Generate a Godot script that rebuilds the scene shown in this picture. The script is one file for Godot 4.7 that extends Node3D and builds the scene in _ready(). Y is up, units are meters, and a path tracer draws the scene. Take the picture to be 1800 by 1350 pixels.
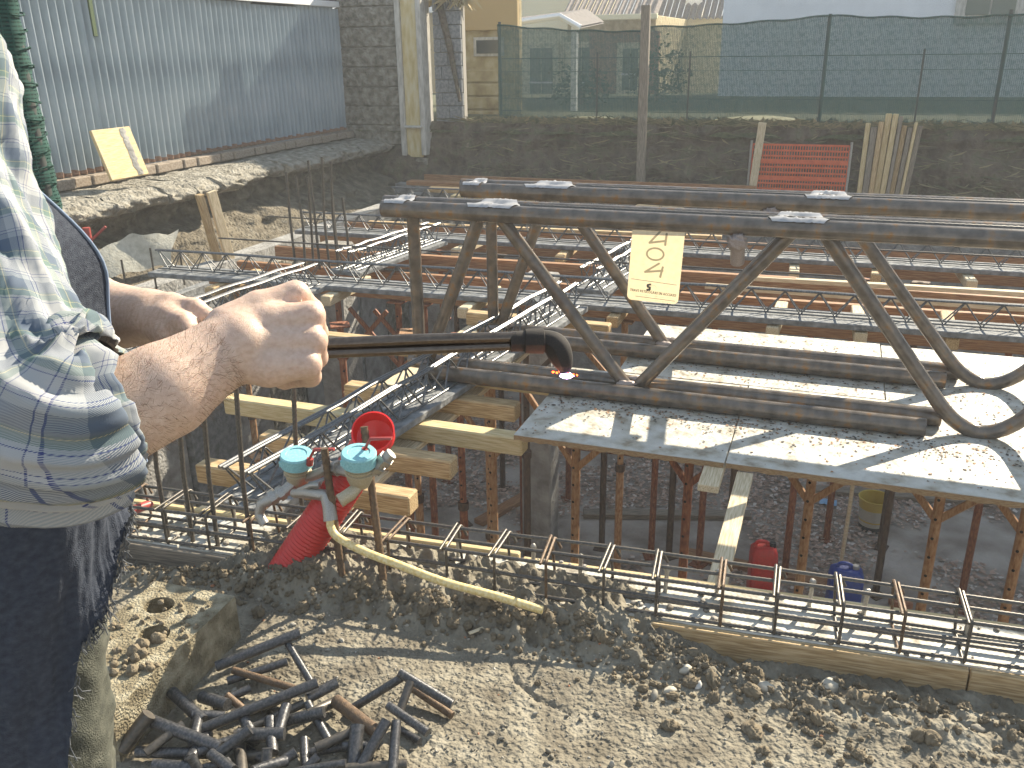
extends Node3D
# A building site: steel truss beams on a plywood deck over a propped basement, a man with a gas torch at the edge.
# Axes: x runs along the beams, -z goes away into the site, y is up; y = 0 is the soil the man stands on.

const DECK := 0.05          # top of the plywood and of the joist planks
const FLOOR := -2.65        # basement floor
const BANK := 0.72          # ground behind the fence
var M := {}
var taken := {}
var rng := RandomNumberGenerator.new()
var tx_count := 0

func V(x: float, y: float, z: float) -> Vector3:
	return Vector3(x, y, z)

# ------------------------------------------------------------------ mesh builder
class MB:
	var v := PackedVector3Array()
	var uv := PackedVector2Array()
	var ix := PackedInt32Array()
	func add(p: Vector3, t := Vector2.ZERO) -> int:
		v.push_back(p); uv.push_back(t)
		return v.size() - 1
	func tri(a: int, b: int, c: int) -> void:
		ix.push_back(a); ix.push_back(b); ix.push_back(c)
	func quad(a: int, b: int, c: int, d: int) -> void:
		tri(a, b, c); tri(a, c, d)
	func face(pts: Array) -> void:
		var s := v.size()
		for p in pts: add(p)
		for k in range(1, pts.size() - 1): tri(s, s + k, s + k + 1)
	func box(c: Vector3, size: Vector3, b := 0.0, bs := Basis.IDENTITY) -> void:
		var h := size * 0.5
		b = min(b, min(h.x, min(h.y, h.z)) * 0.9)
		var i := h - Vector3.ONE * b
		for ax in 3:
			var bx := (ax + 1) % 3
			var cx := (ax + 2) % 3
			for s in [-1.0, 1.0]:
				var q := []
				for k in [[-1.0, -1.0], [1.0, -1.0], [1.0, 1.0], [-1.0, 1.0]]:
					var p := Vector3.ZERO
					p[ax] = h[ax] * s
					p[bx] = i[bx] * k[0]
					p[cx] = i[cx] * k[1]
					q.push_back(c + bs * p)
				if s < 0.0: q.reverse()
				face(q)
		if b <= 0.0: return
		for ax in 3:                       # edges run along ax
			var bx := (ax + 1) % 3
			var cx := (ax + 2) % 3
			for k in [[-1.0, -1.0], [1.0, -1.0], [1.0, 1.0], [-1.0, 1.0]]:
				var q := []
				for e in [[-1.0, 0], [1.0, 0], [1.0, 1], [-1.0, 1]]:
					var p := Vector3.ZERO
					p[ax] = i[ax] * e[0]
					p[bx] = (h[bx] if e[1] == 0 else i[bx]) * k[0]
					p[cx] = (i[cx] if e[1] == 0 else h[cx]) * k[1]
					q.push_back(c + bs * p)
				if k[0] * k[1] < 0.0: q.reverse()
				face(q)
		for sx in [-1.0, 1.0]:
			for sy in [-1.0, 1.0]:
				for sz in [-1.0, 1.0]:
					var q := [c + bs * Vector3(h.x * sx, i.y * sy, i.z * sz), c + bs * Vector3(i.x * sx, h.y * sy, i.z * sz), c + bs * Vector3(i.x * sx, i.y * sy, h.z * sz)]
					if sx * sy * sz < 0.0: q.reverse()
					face(q)
	# swept tube; rad is a number or an array with one radius for each point
	func tube(pts: Array, rad, sides := 8, caps := true, flat := 1.0) -> void:
		var n := pts.size()
		var t0: Vector3 = (pts[1] - pts[0]).normalized()
		var up = Vector3.UP if abs(t0.y) < 0.9 else Vector3.RIGHT
		var side := t0.cross(up).normalized()
		var s0 := v.size()
		var run := 0.0
		for k in n:
			var t: Vector3 = (pts[min(k + 1, n - 1)] - pts[max(k - 1, 0)]).normalized()
			side = (side - t * side.dot(t)).normalized()
			var oth := t.cross(side)
			var r: float = rad[k] if rad is Array else rad
			if k > 0: run += (pts[k] - pts[k - 1]).length()
			for j in sides + 1:
				var a := TAU * j / sides
				add(pts[k] + side * (cos(a) * r) + oth * (sin(a) * r * flat), Vector2(float(j) / sides, run))
		var w := sides + 1
		for k in n - 1:
			for j in sides:
				var a := s0 + k * w + j
				quad(a, a + 1, a + w + 1, a + w)
		if caps:
			for e in [0, n - 1]:
				var q := []
				for j in sides: q.push_back(v[s0 + e * w + j])
				if e == 0: q.reverse()
				face(q)
	func rod(a: Vector3, b: Vector3, r: float, sides := 8, caps := true) -> void:
		tube([a, b], r, sides, caps)
	# profile of (radius, height) turned about an axis
	func lathe(base: Vector3, axis: Vector3, prof: Array, sides := 16) -> void:
		var up = Vector3.UP if abs(axis.y) < 0.9 else Vector3.RIGHT
		var sd := axis.cross(up).normalized()
		var ot := axis.cross(sd)
		for k in prof.size() - 1:           # each band has its own corners, so edges stay sharp
			var s := v.size()
			for e in 2:
				var p: Vector2 = prof[k + e]
				for j in sides + 1:
					var a := TAU * j / sides
					add(base + axis * p.y + (sd * cos(a) + ot * sin(a)) * p.x, Vector2(float(j) / sides, p.y))
			for j in sides:
				quad(s + j, s + sides + 1 + j, s + sides + 2 + j, s + j + 1)
	func grid(nx: int, ny: int, f: Callable) -> void:
		var s := v.size()
		for j in ny + 1:
			for i in nx + 1:
				var u := Vector2(float(i) / nx, float(j) / ny)
				add(f.call(u.x, u.y), u)
		for j in ny:
			for i in nx:
				var a := s + j * (nx + 1) + i
				quad(a, a + nx + 1, a + nx + 2, a + 1)
	func mesh() -> ArrayMesh:
		var n := PackedVector3Array(); n.resize(v.size())
		var k := 0
		while k < ix.size():
			var a := ix[k]; var b := ix[k + 1]; var c := ix[k + 2]
			var f := (v[b] - v[a]).cross(v[c] - v[a])
			n[a] += f; n[b] += f; n[c] += f
			ix[k + 1] = c; ix[k + 2] = b
			k += 3
		for q in n.size(): n[q] = n[q].normalized() if n[q].length_squared() > 0.0 else Vector3.UP
		var ar := []; ar.resize(Mesh.ARRAY_MAX)
		ar[Mesh.ARRAY_VERTEX] = v; ar[Mesh.ARRAY_NORMAL] = n; ar[Mesh.ARRAY_TEX_UV] = uv; ar[Mesh.ARRAY_INDEX] = ix
		var m := ArrayMesh.new()
		m.add_surface_from_arrays(Mesh.PRIMITIVE_TRIANGLES, ar)
		return m

func fillet(pts: Array, r: float, steps := 6) -> Array:
	var o := [pts[0]]
	for k in range(1, pts.size() - 1):
		var p: Vector3 = pts[k]
		var a: Vector3 = pts[k - 1] - p
		var b: Vector3 = pts[k + 1] - p
		var ra: float = min(r, a.length() * 0.48)
		var rb: float = min(r, b.length() * 0.48)
		var pa := p + a.normalized() * ra
		var pb := p + b.normalized() * rb
		for s in steps + 1:
			var t := float(s) / steps
			o.push_back(pa.lerp(p, t).lerp(p.lerp(pb, t), t))
	o.push_back(pts[-1])
	return o

func spline(pts: Array, per := 8) -> Array:
	var o := []
	for k in pts.size() - 1:
		var a: Vector3 = pts[max(k - 1, 0)]
		var b: Vector3 = pts[k]
		var c: Vector3 = pts[k + 1]
		var d: Vector3 = pts[min(k + 2, pts.size() - 1)]
		for s in per: o.push_back(b.cubic_interpolate(c, a, d, float(s) / per))
	o.push_back(pts[-1])
	return o

func spline1(pts: Array, per := 8) -> Array:
	var o := []
	for k in pts.size() - 1:
		for s in per:
			o.push_back(cubic_interpolate(pts[k], pts[k + 1], pts[max(k - 1, 0)], pts[min(k + 2, pts.size() - 1)], float(s) / per))
	o.push_back(pts[-1])
	return o

# ------------------------------------------------------------------ nodes
func numbered(called: String) -> String:
	if not taken.has(called):
		taken[called] = 0
		return called
	taken[called] += 1
	return "%s_%03d" % [called, taken[called]]

func tag(o: Node3D, label: String, category := "", group := "", kind := "") -> Node3D:
	if label: o.set_meta("label", label)
	if category: o.set_meta("category", category)
	if group: o.set_meta("group", group)
	if kind: o.set_meta("kind", kind)
	return o

func thing(called: String, label: String, category: String, at := Vector3.ZERO, turn := 0.0, group := "") -> Node3D:
	var o := Node3D.new()
	o.name = numbered(called)
	add_child(o)
	o.position = at
	o.rotation.y = turn
	tag(o, label, category, group)
	return o

func part(called: String, mesh: Mesh, m: Material, parent: Node3D, at := Vector3.ZERO, bs := Basis.IDENTITY) -> MeshInstance3D:
	var o := MeshInstance3D.new()
	o.name = called
	o.mesh = mesh
	o.material_override = m
	parent.add_child(o, true)
	o.transform = Transform3D(bs, at)
	return o

func solo(called: String, mesh: Mesh, m: Material, at: Vector3, bs: Basis, label: String, category: String, group := "") -> MeshInstance3D:
	var o := MeshInstance3D.new()
	o.name = numbered(called)
	o.mesh = mesh
	o.material_override = m
	add_child(o)
	o.transform = Transform3D(bs, at)
	tag(o, label, category, group)
	return o

func struct(called: String, mesh: Mesh, m: Material, at := Vector3.ZERO) -> MeshInstance3D:
	var o := MeshInstance3D.new()
	o.name = numbered(called)
	o.mesh = mesh
	o.material_override = m
	add_child(o)
	o.position = at
	o.set_meta("kind", "structure")
	return o

func many(called: String, mesh: Mesh, m: Material, xf: Array, parent: Node3D, cols := []) -> MultiMeshInstance3D:
	var mm := MultiMesh.new()
	mm.transform_format = MultiMesh.TRANSFORM_3D
	mm.use_colors = cols.size() > 0
	mm.mesh = mesh
	mm.instance_count = xf.size()
	for k in xf.size():
		mm.set_instance_transform(k, xf[k])
		if cols.size() > 0: mm.set_instance_color(k, cols[k])
	var o := MultiMeshInstance3D.new()
	o.name = called if parent != self else numbered(called)
	o.multimesh = mm
	o.material_override = m
	parent.add_child(o, true)
	return o

func nth(k: int) -> String:
	return ["first", "second", "third", "fourth", "fifth", "sixth", "seventh", "eighth", "ninth", "tenth", "eleventh", "twelfth", "thirteenth", "fourteenth", "fifteenth", "sixteenth"][k]

# ------------------------------------------------------------------ materials
func noise(freq: float, sd: int, oct := 4) -> FastNoiseLite:
	var f := FastNoiseLite.new()
	f.noise_type = FastNoiseLite.TYPE_SIMPLEX_SMOOTH
	f.frequency = freq
	f.seed = sd
	f.fractal_octaves = oct
	return f

func ntex(f: FastNoiseLite, ramp: Array, normal := 0.0, size := 512) -> NoiseTexture2D:
	var t := NoiseTexture2D.new()
	t.width = size; t.height = size
	t.seamless = true
	t.noise = f
	if normal > 0.0:
		t.as_normal_map = true
		t.bump_strength = normal
	else:
		var g := Gradient.new()
		var off := PackedFloat32Array(); var col := PackedColorArray()
		for r in ramp:
			off.push_back(r[0])
			var c: Color = r[1]
			col.push_back(c.linear_to_srgb())
		g.offsets = off; g.colors = col
		t.color_ramp = g
	return t

func C(r: float, g: float, b: float) -> Color:
	return Color(r, g, b)

# ramp: stops of linear base colours; scale: repeats per metre on each axis
func mat(ramp: Array, freq: float, scale: Vector3, rough := 0.9, metal := 0.0, bump := 0.0, bfreq := 0.05, world := false) -> StandardMaterial3D:
	tx_count += 1
	var m := StandardMaterial3D.new()
	m.albedo_texture = ntex(noise(freq, 100 + tx_count, 5), ramp)
	m.uv1_triplanar = true
	m.uv1_world_triplanar = world
	m.uv1_scale = scale
	m.uv1_offset = Vector3(0.137, 0.271, 0.063) * float(tx_count)
	m.roughness = rough
	m.metallic = metal
	if bump > 0.0:
		m.normal_enabled = true
		m.normal_texture = ntex(noise(bfreq, 300 + tx_count, 4), [], bump)
		m.normal_scale = 1.0
	return m

func plain(c: Color, rough := 0.8, metal := 0.0) -> StandardMaterial3D:
	var m := StandardMaterial3D.new()
	m.albedo_color = c.linear_to_srgb()
	m.roughness = rough
	m.metallic = metal
	return m

func make_materials() -> void:
	var o := Vector3.ONE
	M.soil = mat([[0.0, C(.095, .078, .052)], [.42, C(.165, .142, .102)], [.6, C(.205, .18, .13)], [1.0, C(.31, .28, .215)]], .010, o * 1.1, .95, 0, 6.0, .07, true)
	M.clod = mat([[0.0, C(.085, .065, .04)], [.5, C(.17, .135, .085)], [1.0, C(.27, .22, .15)]], .03, o * 4.0, .97, 0, 6.0, .06)
	M.cut = mat([[0.0, C(.045, .036, .022)], [.4, C(.10, .08, .05)], [.62, C(.15, .125, .085)], [.8, C(.20, .175, .13)], [1.0, C(.30, .28, .23)]], .016, o * .8, .97, 0, 8.0, .05, true)
	M.bank = mat([[0.0, C(.04, .03, .02)], [.4, C(.10, .075, .05)], [.6, C(.14, .108, .075)], [.75, C(.10, .098, .05)], [1.0, C(.24, .20, .155)]], .014, o * .7, .97, 0, 8.0, .05, true)
	M.grass_bank = mat([[0.0, C(.03, .035, .012)], [.5, C(.08, .085, .03)], [1.0, C(.16, .13, .06)]], .03, o * 1.0, .97, 0, 6.0, .08, true)
	M.floor = mat([[0.0, C(.17, .14, .11)], [.4, C(.30, .26, .215)], [.62, C(.37, .33, .28)], [1.0, C(.45, .41, .36)]], .008, o * .35, .95, 0, 2.0, .08, true)
	M.concrete = mat([[0.0, C(.16, .15, .135)], [.45, C(.27, .26, .24)], [.7, C(.33, .32, .30)], [1.0, C(.42, .41, .38)]], .012, o * .8, .93, 0, 3.0, .06, true)
	M.old_concrete = mat([[0.0, C(.09, .08, .06)], [.4, C(.20, .18, .14)], [.65, C(.29, .265, .215)], [1.0, C(.42, .39, .33)]], .02, o * .8, .96, 0, 8.0, .05, true)
	M.block = mat([[0.0, C(.10, .08, .045)], [.4, C(.20, .165, .10)], [.65, C(.29, .25, .165)], [1.0, C(.40, .36, .26)]], .012, o * 2.2, .95, 0, 6.0, .09)
	M.plank_grey = mat([[0.0, C(.09, .092, .09)], [.5, C(.185, .19, .19)], [1.0, C(.29, .295, .29)]], .02, o * 1.2, .85, 0, 2.5, .06, true)
	M.ply = mat([[0.0, C(.18, .14, .09)], [.30, C(.38, .345, .27)], [.5, C(.47, .445, .375)], [.75, C(.53, .51, .445)], [1.0, C(.60, .58, .52)]], .02, o * .7, .62, 0, 1.6, .06, true)
	M.ply_edge = mat([[0.0, C(.12, .06, .025)], [.5, C(.30, .19, .09)], [1.0, C(.46, .34, .19)]], .03, V(2, 40, 2), .9)
	M.wood = mat([[0.0, C(.24, .145, .06)], [.45, C(.42, .285, .135)], [.65, C(.52, .375, .20)], [1.0, C(.62, .48, .29)]], .02, V(.7, 11, 11), .8, 0, 1.4, .04)
	M.wood_pale = mat([[0.0, C(.36, .27, .15)], [.5, C(.58, .47, .30)], [1.0, C(.70, .61, .44)]], .02, V(.7, 11, 11), .8, 0, 1.4, .04)
	M.wood_grey = mat([[0.0, C(.12, .10, .075)], [.5, C(.24, .20, .15)], [1.0, C(.38, .33, .25)]], .02, V(.7, 11, 11), .88, 0, 2.0, .04)
	M.wood_orange = mat([[0.0, C(.15, .065, .028)], [.45, C(.29, .14, .06)], [.7, C(.37, .20, .09)], [1.0, C(.46, .32, .18)]], .02, V(.6, 9, 9), .75, 0, 1.2, .04)
	M.wood_yellow = mat([[0.0, C(.38, .27, .11)], [.5, C(.56, .43, .22)], [1.0, C(.66, .55, .34)]], .02, V(.7, 9, 9), .75, 0, 1.2, .04)
	M.steel = mat([[0.0, C(.075, .058, .044)], [.4, C(.135, .112, .09)], [.62, C(.18, .15, .12)], [.76, C(.21, .155, .105)], [.86, C(.26, .13, .045)], [1.0, C(.33, .17, .06)]], .014, o * 1.6, .20, .35, .25, .09)
	M.steel_blue = mat([[0.0, C(.03, .03, .032)], [.45, C(.075, .074, .075)], [.7, C(.13, .125, .12)], [1.0, C(.24, .22, .20)]], .03, o * 7.0, .34, .55, 2.0, .14)
	M.steel_rusty = mat([[0.0, C(.06, .035, .02)], [.5, C(.13, .085, .05)], [1.0, C(.22, .13, .06)]], .03, o * 4.0, .6, .25, 2.5, .1)
	M.rebar = mat([[0.0, C(.05, .044, .038)], [.5, C(.10, .09, .076)], [1.0, C(.16, .125, .09)]], .03, o * 5.0, .45, .45)
	M.wire = mat([[0.0, C(.06, .06, .06)], [.5, C(.14, .14, .14)], [1.0, C(.23, .22, .20)]], .03, o * 4.0, .38, .6)
	M.prop = mat([[0.0, C(.10, .03, .014)], [.45, C(.23, .075, .032)], [.7, C(.31, .125, .05)], [1.0, C(.36, .21, .11)]], .02, V(5, 1.5, 5), .72, .1, 1.5, .06)
	M.prop_tan = mat([[0.0, C(.17, .075, .028)], [.45, C(.33, .17, .075)], [.7, C(.40, .24, .12)], [1.0, C(.46, .32, .19)]], .02, V(5, 1.5, 5), .7, .05, 1.2, .06)
	M.prop_dark = mat([[0.0, C(.04, .025, .018)], [.5, C(.09, .055, .035)], [1.0, C(.16, .10, .06)]], .02, V(5, 1.5, 5), .75, .1)
	M.hole = plain(C(.012, .008, .006), .95)
	M.weld = mat([[0.0, C(.14, .10, .08)], [.5, C(.34, .28, .25)], [1.0, C(.55, .50, .46)]], .06, o * 9.0, .5, .5, 4.0, .1)
	M.plastic_film = plain(C(.34, .33, .32), .25)
	M.tin = mat([[0.0, C(.16, .205, .235)], [.45, C(.265, .32, .352)], [.7, C(.315, .37, .40)], [1.0, C(.40, .43, .44)]], .012, V(.6, .25, .6), .5, .1, 0.0, .05, true)
	M.tin_rust = mat([[0.0, C(.14, .06, .03)], [1.0, C(.34, .24, .17)]], .03, o * 4.0, .8)
	M.roof_tile = mat([[0.0, C(.20, .14, .11)], [.5, C(.36, .29, .24)], [1.0, C(.50, .44, .38)]], .03, o * .8, .9)
	M.roof_dark = mat([[0.0, C(.08, .07, .065)], [1.0, C(.24, .21, .19)]], .03, o * .8, .9)
	M.brick = mat([[0.0, C(.17, .125, .09)], [.5, C(.28, .225, .17)], [1.0, C(.38, .33, .26)]], .03, o * 2.0, .93, 0, 3.0, .08, true)
	M.brick_red = mat([[0.0, C(.24, .09, .05)], [.5, C(.40, .18, .10)], [1.0, C(.50, .30, .2)]], .04, o * 1.0, .93, 0, 0.0, .08, true)
	M.mortar = plain(C(.36, .33, .28), .95)
	M.blockwall = mat([[0.0, C(.13, .135, .14)], [.5, C(.22, .225, .225)], [1.0, C(.32, .32, .31)]], .03, o * 1.4, .95, 0, 4.0, .09, true)
	M.column_yellow = mat([[0.0, C(.44, .33, .13)], [.5, C(.56, .46, .24)], [1.0, C(.62, .56, .40)]], .015, V(1.5, .4, 1.5), .85, 0, 0.0, .05, true)
	M.column_white = mat([[0.0, C(.30, .28, .24)], [.5, C(.46, .44, .39)], [1.0, C(.58, .56, .50)]], .02, V(1.5, .5, 1.5), .85, 0, 0.0, .05, true)
	M.yellow_wall = mat([[0.0, C(.24, .17, .08)], [.5, C(.40, .32, .16)], [1.0, C(.52, .46, .30)]], .012, o * .6, .9, 0, 0.0, .05, true)
	M.ochre_wall = plain(C(.44, .31, .14), .9)
	M.cream = plain(C(.80, .70, .46), .9)
	M.white_wall = mat([[0.0, C(.66, .68, .70)], [1.0, C(.76, .78, .80)]], .01, o * .3, .9, 0, 0.0, .05, true)
	M.white_metal = plain(C(.78, .78, .76), .5)
	M.glass_dark = plain(C(.03, .04, .04), .15)
	M.shutter = plain(C(.10, .13, .10), .7)
	M.netpost = plain(C(.06, .065, .06), .6, .3)
	M.orange_plastic = mat([[0.0, C(.46, .075, .02)], [1.0, C(.62, .125, .04)]], .02, o * 1.0, .6)
	M.red_conduit = plain(C(.55, .03, .022), .38)
	M.red_cup = plain(C(.78, .018, .014), .3)
	M.red_paint = mat([[0.0, C(.26, .03, .025)], [1.0, C(.44, .07, .05)]], .04, o * 8.0, .45)
	M.turquoise = mat([[0.0, C(.16, .34, .35)], [.4, C(.22, .48, .51)], [.7, C(.26, .55, .58)], [1.0, C(.42, .56, .55)]], .02, o * 9.0, .5, 0, 1.0, .1)
	M.brass = mat([[0.0, C(.28, .22, .12)], [.5, C(.45, .38, .25)], [1.0, C(.58, .52, .40)]], .05, o * 9.0, .5, .35, 2.0, .1)
	M.galv = mat([[0.0, C(.13, .11, .08)], [.35, C(.30, .28, .24)], [.6, C(.45, .43, .39)], [1.0, C(.58, .56, .52)]], .06, o * 12.0, .4, .7, 3.0, .12)
	M.hose = mat([[0.0, C(.55, .36, .09)], [.45, C(.72, .56, .25)], [1.0, C(.82, .74, .50)]], .03, o * 5.0, .42)
	M.canvas = mat([[0.0, C(.30, .28, .22)], [.5, C(.48, .46, .38)], [1.0, C(.58, .56, .48)]], .02, o * 1.5, .92, 0, 2.0, .05)
	M.jerry_red = mat([[0.0, C(.42, .012, .012)], [1.0, C(.60, .022, .02)]], .02, o * 3.0, .4)
	M.jerry_blue = mat([[0.0, C(.012, .04, .24)], [1.0, C(.025, .07, .36)]], .02, o * 3.0, .4)
	M.black_plastic = plain(C(.02, .02, .02), .5)
	M.bucket_yellow = plain(C(.55, .40, .07), .5)
	M.bucket_white = mat([[0.0, C(.36, .34, .27)], [1.0, C(.62, .60, .52)]], .04, o * 6.0, .6)
	M.cap_grey = plain(C(.30, .30, .30), .6)
	M.torch_brass = mat([[0.0, C(.06, .045, .035)], [.5, C(.13, .10, .075)], [1.0, C(.22, .18, .14)]], .03, V(14, 14, 3), .22, .8)
	M.torch_dark = mat([[0.0, C(.012, .010, .008)], [.6, C(.026, .021, .017)], [1.0, C(.08, .045, .025)]], .05, o * 20.0, .85, .0, 4.0, .1)
	M.skin = mat([[0.0, C(.44, .285, .20)], [.5, C(.56, .395, .295)], [1.0, C(.65, .485, .38)]], .03, o * 9.0, .52, 0, 1.5, .14)
	M.skin.subsurf_scatter_enabled = true
	M.skin.subsurf_scatter_strength = 0.12
	M.hair = plain(C(.16, .09, .045), .6)
	M.head_hair = plain(C(.045, .032, .022), .7)
	M.navy = mat([[0.0, C(.012, .017, .03)], [.5, C(.028, .036, .055)], [1.0, C(.06, .07, .09)]], .03, o * 6.0, .9, 0, 2.5, .16)
	M.olive = mat([[0.0, C(.03, .032, .024)], [.5, C(.068, .070, .052)], [1.0, C(.12, .118, .09)]], .02, o * 4.0, .92, 0, 2.5, .16)
	M.fray = plain(C(.09, .095, .10), .95)
	M.denim_light = plain(C(.20, .26, .36), .9)
	M.leather = plain(C(.05, .035, .025), .7)
	M.leaf = mat([[0.0, C(.03, .055, .02)], [1.0, C(.10, .14, .05)]], .05, o * 3.0, .8)
	M.straw = plain(C(.42, .34, .19), .9)
	M.pebble = plain(Color.WHITE, .8)
	M.pebble.vertex_color_use_as_albedo = true
	for k in ["wood", "wood_pale", "wood_grey", "wood_yellow"]:        # the same timber with the grain running upright
		M[k + "_up"] = M[k].duplicate()
		M[k + "_up"].uv1_scale = V(11, .7, 11)
	M.shirt = plaid()
	M.tag = tag_print()
	M.net = net_cloth(C(.036, .074, .072), .62)
	M.net_post = net_cloth(C(.022, .072, .058), .9)
	M.spark = StandardMaterial3D.new()
	M.spark.albedo_color = Color(1, .4, .15)
	M.spark.emission_enabled = true
	M.spark.emission = Color(1.0, .30, .10)
	M.spark.emission_energy_multiplier = 5.0
	M.flame = StandardMaterial3D.new()
	M.flame.albedo_color = Color(.8, .75, 1)
	M.flame.emission_enabled = true
	M.flame.emission = Color(.85, .72, 1.0)
	M.flame.emission_energy_multiplier = 3.0

# tartan woven in twill: warp and weft colours alternate along fine diagonals
func plaid() -> StandardMaterial3D:
	var n := 384
	var im := Image.create(n, n, true, Image.FORMAT_RGB8)
	var band := func(t: float) -> Color:
		if t < .11: return C(.36, .36, .35)
		if t < .125: return C(.045, .055, .15)
		if t < .175: return C(.38, .38, .37)
		if t < .19: return C(.045, .055, .15)
		if t < .30: return C(.27, .29, .30)
		if t < .56: return C(.095, .12, .16)
		if t < .60: return C(.10, .14, .14)
		if t < .615: return C(.40, .36, .20)
		if t < .74: return C(.115, .17, .15)
		if t < .79: return C(.33, .34, .33)
		if t < .805: return C(.045, .055, .16)
		return C(.35, .35, .34)
	for y in n:
		var cy: Color = band.call(float(y) / n)
		for x in n:
			var cx: Color = band.call(float(x) / n)
			var c: Color = cx if ((x + y) >> 1) % 4 < 2 else cy
			im.set_pixel(x, y, c.linear_to_srgb())
	im.generate_mipmaps()
	var m := StandardMaterial3D.new()
	m.albedo_texture = ImageTexture.create_from_image(im)
	m.roughness = .92
	m.normal_enabled = true
	m.normal_texture = ntex(noise(.2, 77, 2), [], 1.5)
	m.normal_scale = .6
	return m

# open weave: threads with holes between, finer than the eye resolves from across the site
func net_cloth(c: Color, cover: float) -> StandardMaterial3D:
	var n := 256
	var im := Image.create(n, n, false, Image.FORMAT_RGBA8)
	var r := RandomNumberGenerator.new(); r.seed = 5
	var f := noise(.02, 9, 3)
	for y in n:
		for x in n:
			var on := (y % 8) < 5 or (x % 16) < 3
			var wear := f.get_noise_2d(x, y)
			var k := 1.0 + .25 * wear
			var a = 1.0 if on else clamp(cover - .45 + wear * .5, 0.0, 1.0)
			var col := Color(c.r * k, c.g * k, c.b * k).linear_to_srgb()
			col.a = a
			im.set_pixel(x, y, col)
	var m := StandardMaterial3D.new()
	m.albedo_texture = ImageTexture.create_from_image(im)
	m.transparency = BaseMaterial3D.TRANSPARENCY_ALPHA
	m.cull_mode = BaseMaterial3D.CULL_DISABLED
	m.roughness = .95
	m.backlight_enabled = true
	m.backlight = Color(c.r * 2.5, c.g * 2.5, c.b * 2.5).linear_to_srgb()
	return m

func stroke(im: Image, pts: Array, w: float, c: Color) -> void:
	for k in pts.size() - 1:
		var a: Vector2 = pts[k]; var b: Vector2 = pts[k + 1]
		var n := int(a.distance_to(b)) + 1
		for s in n + 1:
			var p := a.lerp(b, float(s) / n)
			for dy in range(-int(w), int(w) + 1):
				for dx in range(-int(w), int(w) + 1):
					if dx * dx + dy * dy <= w * w:
						var x := int(p.x) + dx; var y := int(p.y) + dy
						if x >= 0 and y >= 0 and x < im.get_width() and y < im.get_height(): im.set_pixel(x, y, c)

# the card on the beam: cream board, big grey marker figures on their side, a rule and a round mark
func tag_print() -> StandardMaterial3D:
	var w := 360; var h := 680
	var im := Image.create(w, h, false, Image.FORMAT_RGB8)
	var f := noise(.02, 31, 4)
	var r := RandomNumberGenerator.new(); r.seed = 8
	for y in h:
		for x in w:
			var k := 1.0 + .05 * f.get_noise_2d(x, y)
			im.set_pixel(x, y, Color(.90 * k, .86 * k, .76 * k))
	for k in 90: im.set_pixel(r.randi() % w, r.randi() % h, Color(.5, .42, .3))
	var g := Color(.56, .54, .47)
	stroke(im, [Vector2(200, 168), Vector2(125, 262), Vector2(232, 240)], 7, g)
	stroke(im, [Vector2(238, 190), Vector2(234, 268)], 7, g)
	var el := []
	for k in 25: el.push_back(Vector2(172 + 58 * cos(TAU * k / 24), 338 + 42 * sin(TAU * k / 24)))
	stroke(im, el, 6, g)
	stroke(im, [Vector2(203, 402), Vector2(112, 470), Vector2(232, 450)], 7, g)
	stroke(im, [Vector2(232, 425), Vector2(220, 495)], 7, g)
	var ink := Color(.22, .22, .22)
	stroke(im, [Vector2(20, 528), Vector2(336, 542)], 1, ink)
	stroke(im, [Vector2(60, 650), Vector2(336, 658)], 1, ink)
	stroke(im, [Vector2(156, 556), Vector2(138, 562), Vector2(140, 574), Vector2(156, 578), Vector2(154, 594), Vector2(138, 596)], 7, ink)
	var ci := []
	for k in 25: ci.push_back(Vector2(180 + 20 * cos(TAU * k / 24), 580 + 22 * sin(TAU * k / 24)))
	stroke(im, ci, 0, Color(.55, .52, .45))
	for line in [[640, 92, 330, 4], [670, 110, 300, 3]]:       # rows of small print too fine to read
		var x: float = line[1]
		while x < line[2]:
			var l := r.randf_range(2, 7)
			stroke(im, [Vector2(x, line[0] + x * .03 - 8), Vector2(x + l, line[0] + x * .03 - 8 + r.randf_range(-2, 2))], 0.0, Color(.45, .42, .36))
			x += l + r.randf_range(2, 5)
	var m := StandardMaterial3D.new()
	m.albedo_texture = ImageTexture.create_from_image(im)
	m.roughness = .7
	m.backlight_enabled = true
	m.backlight = Color(.93, .89, .80)
	return m

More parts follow.
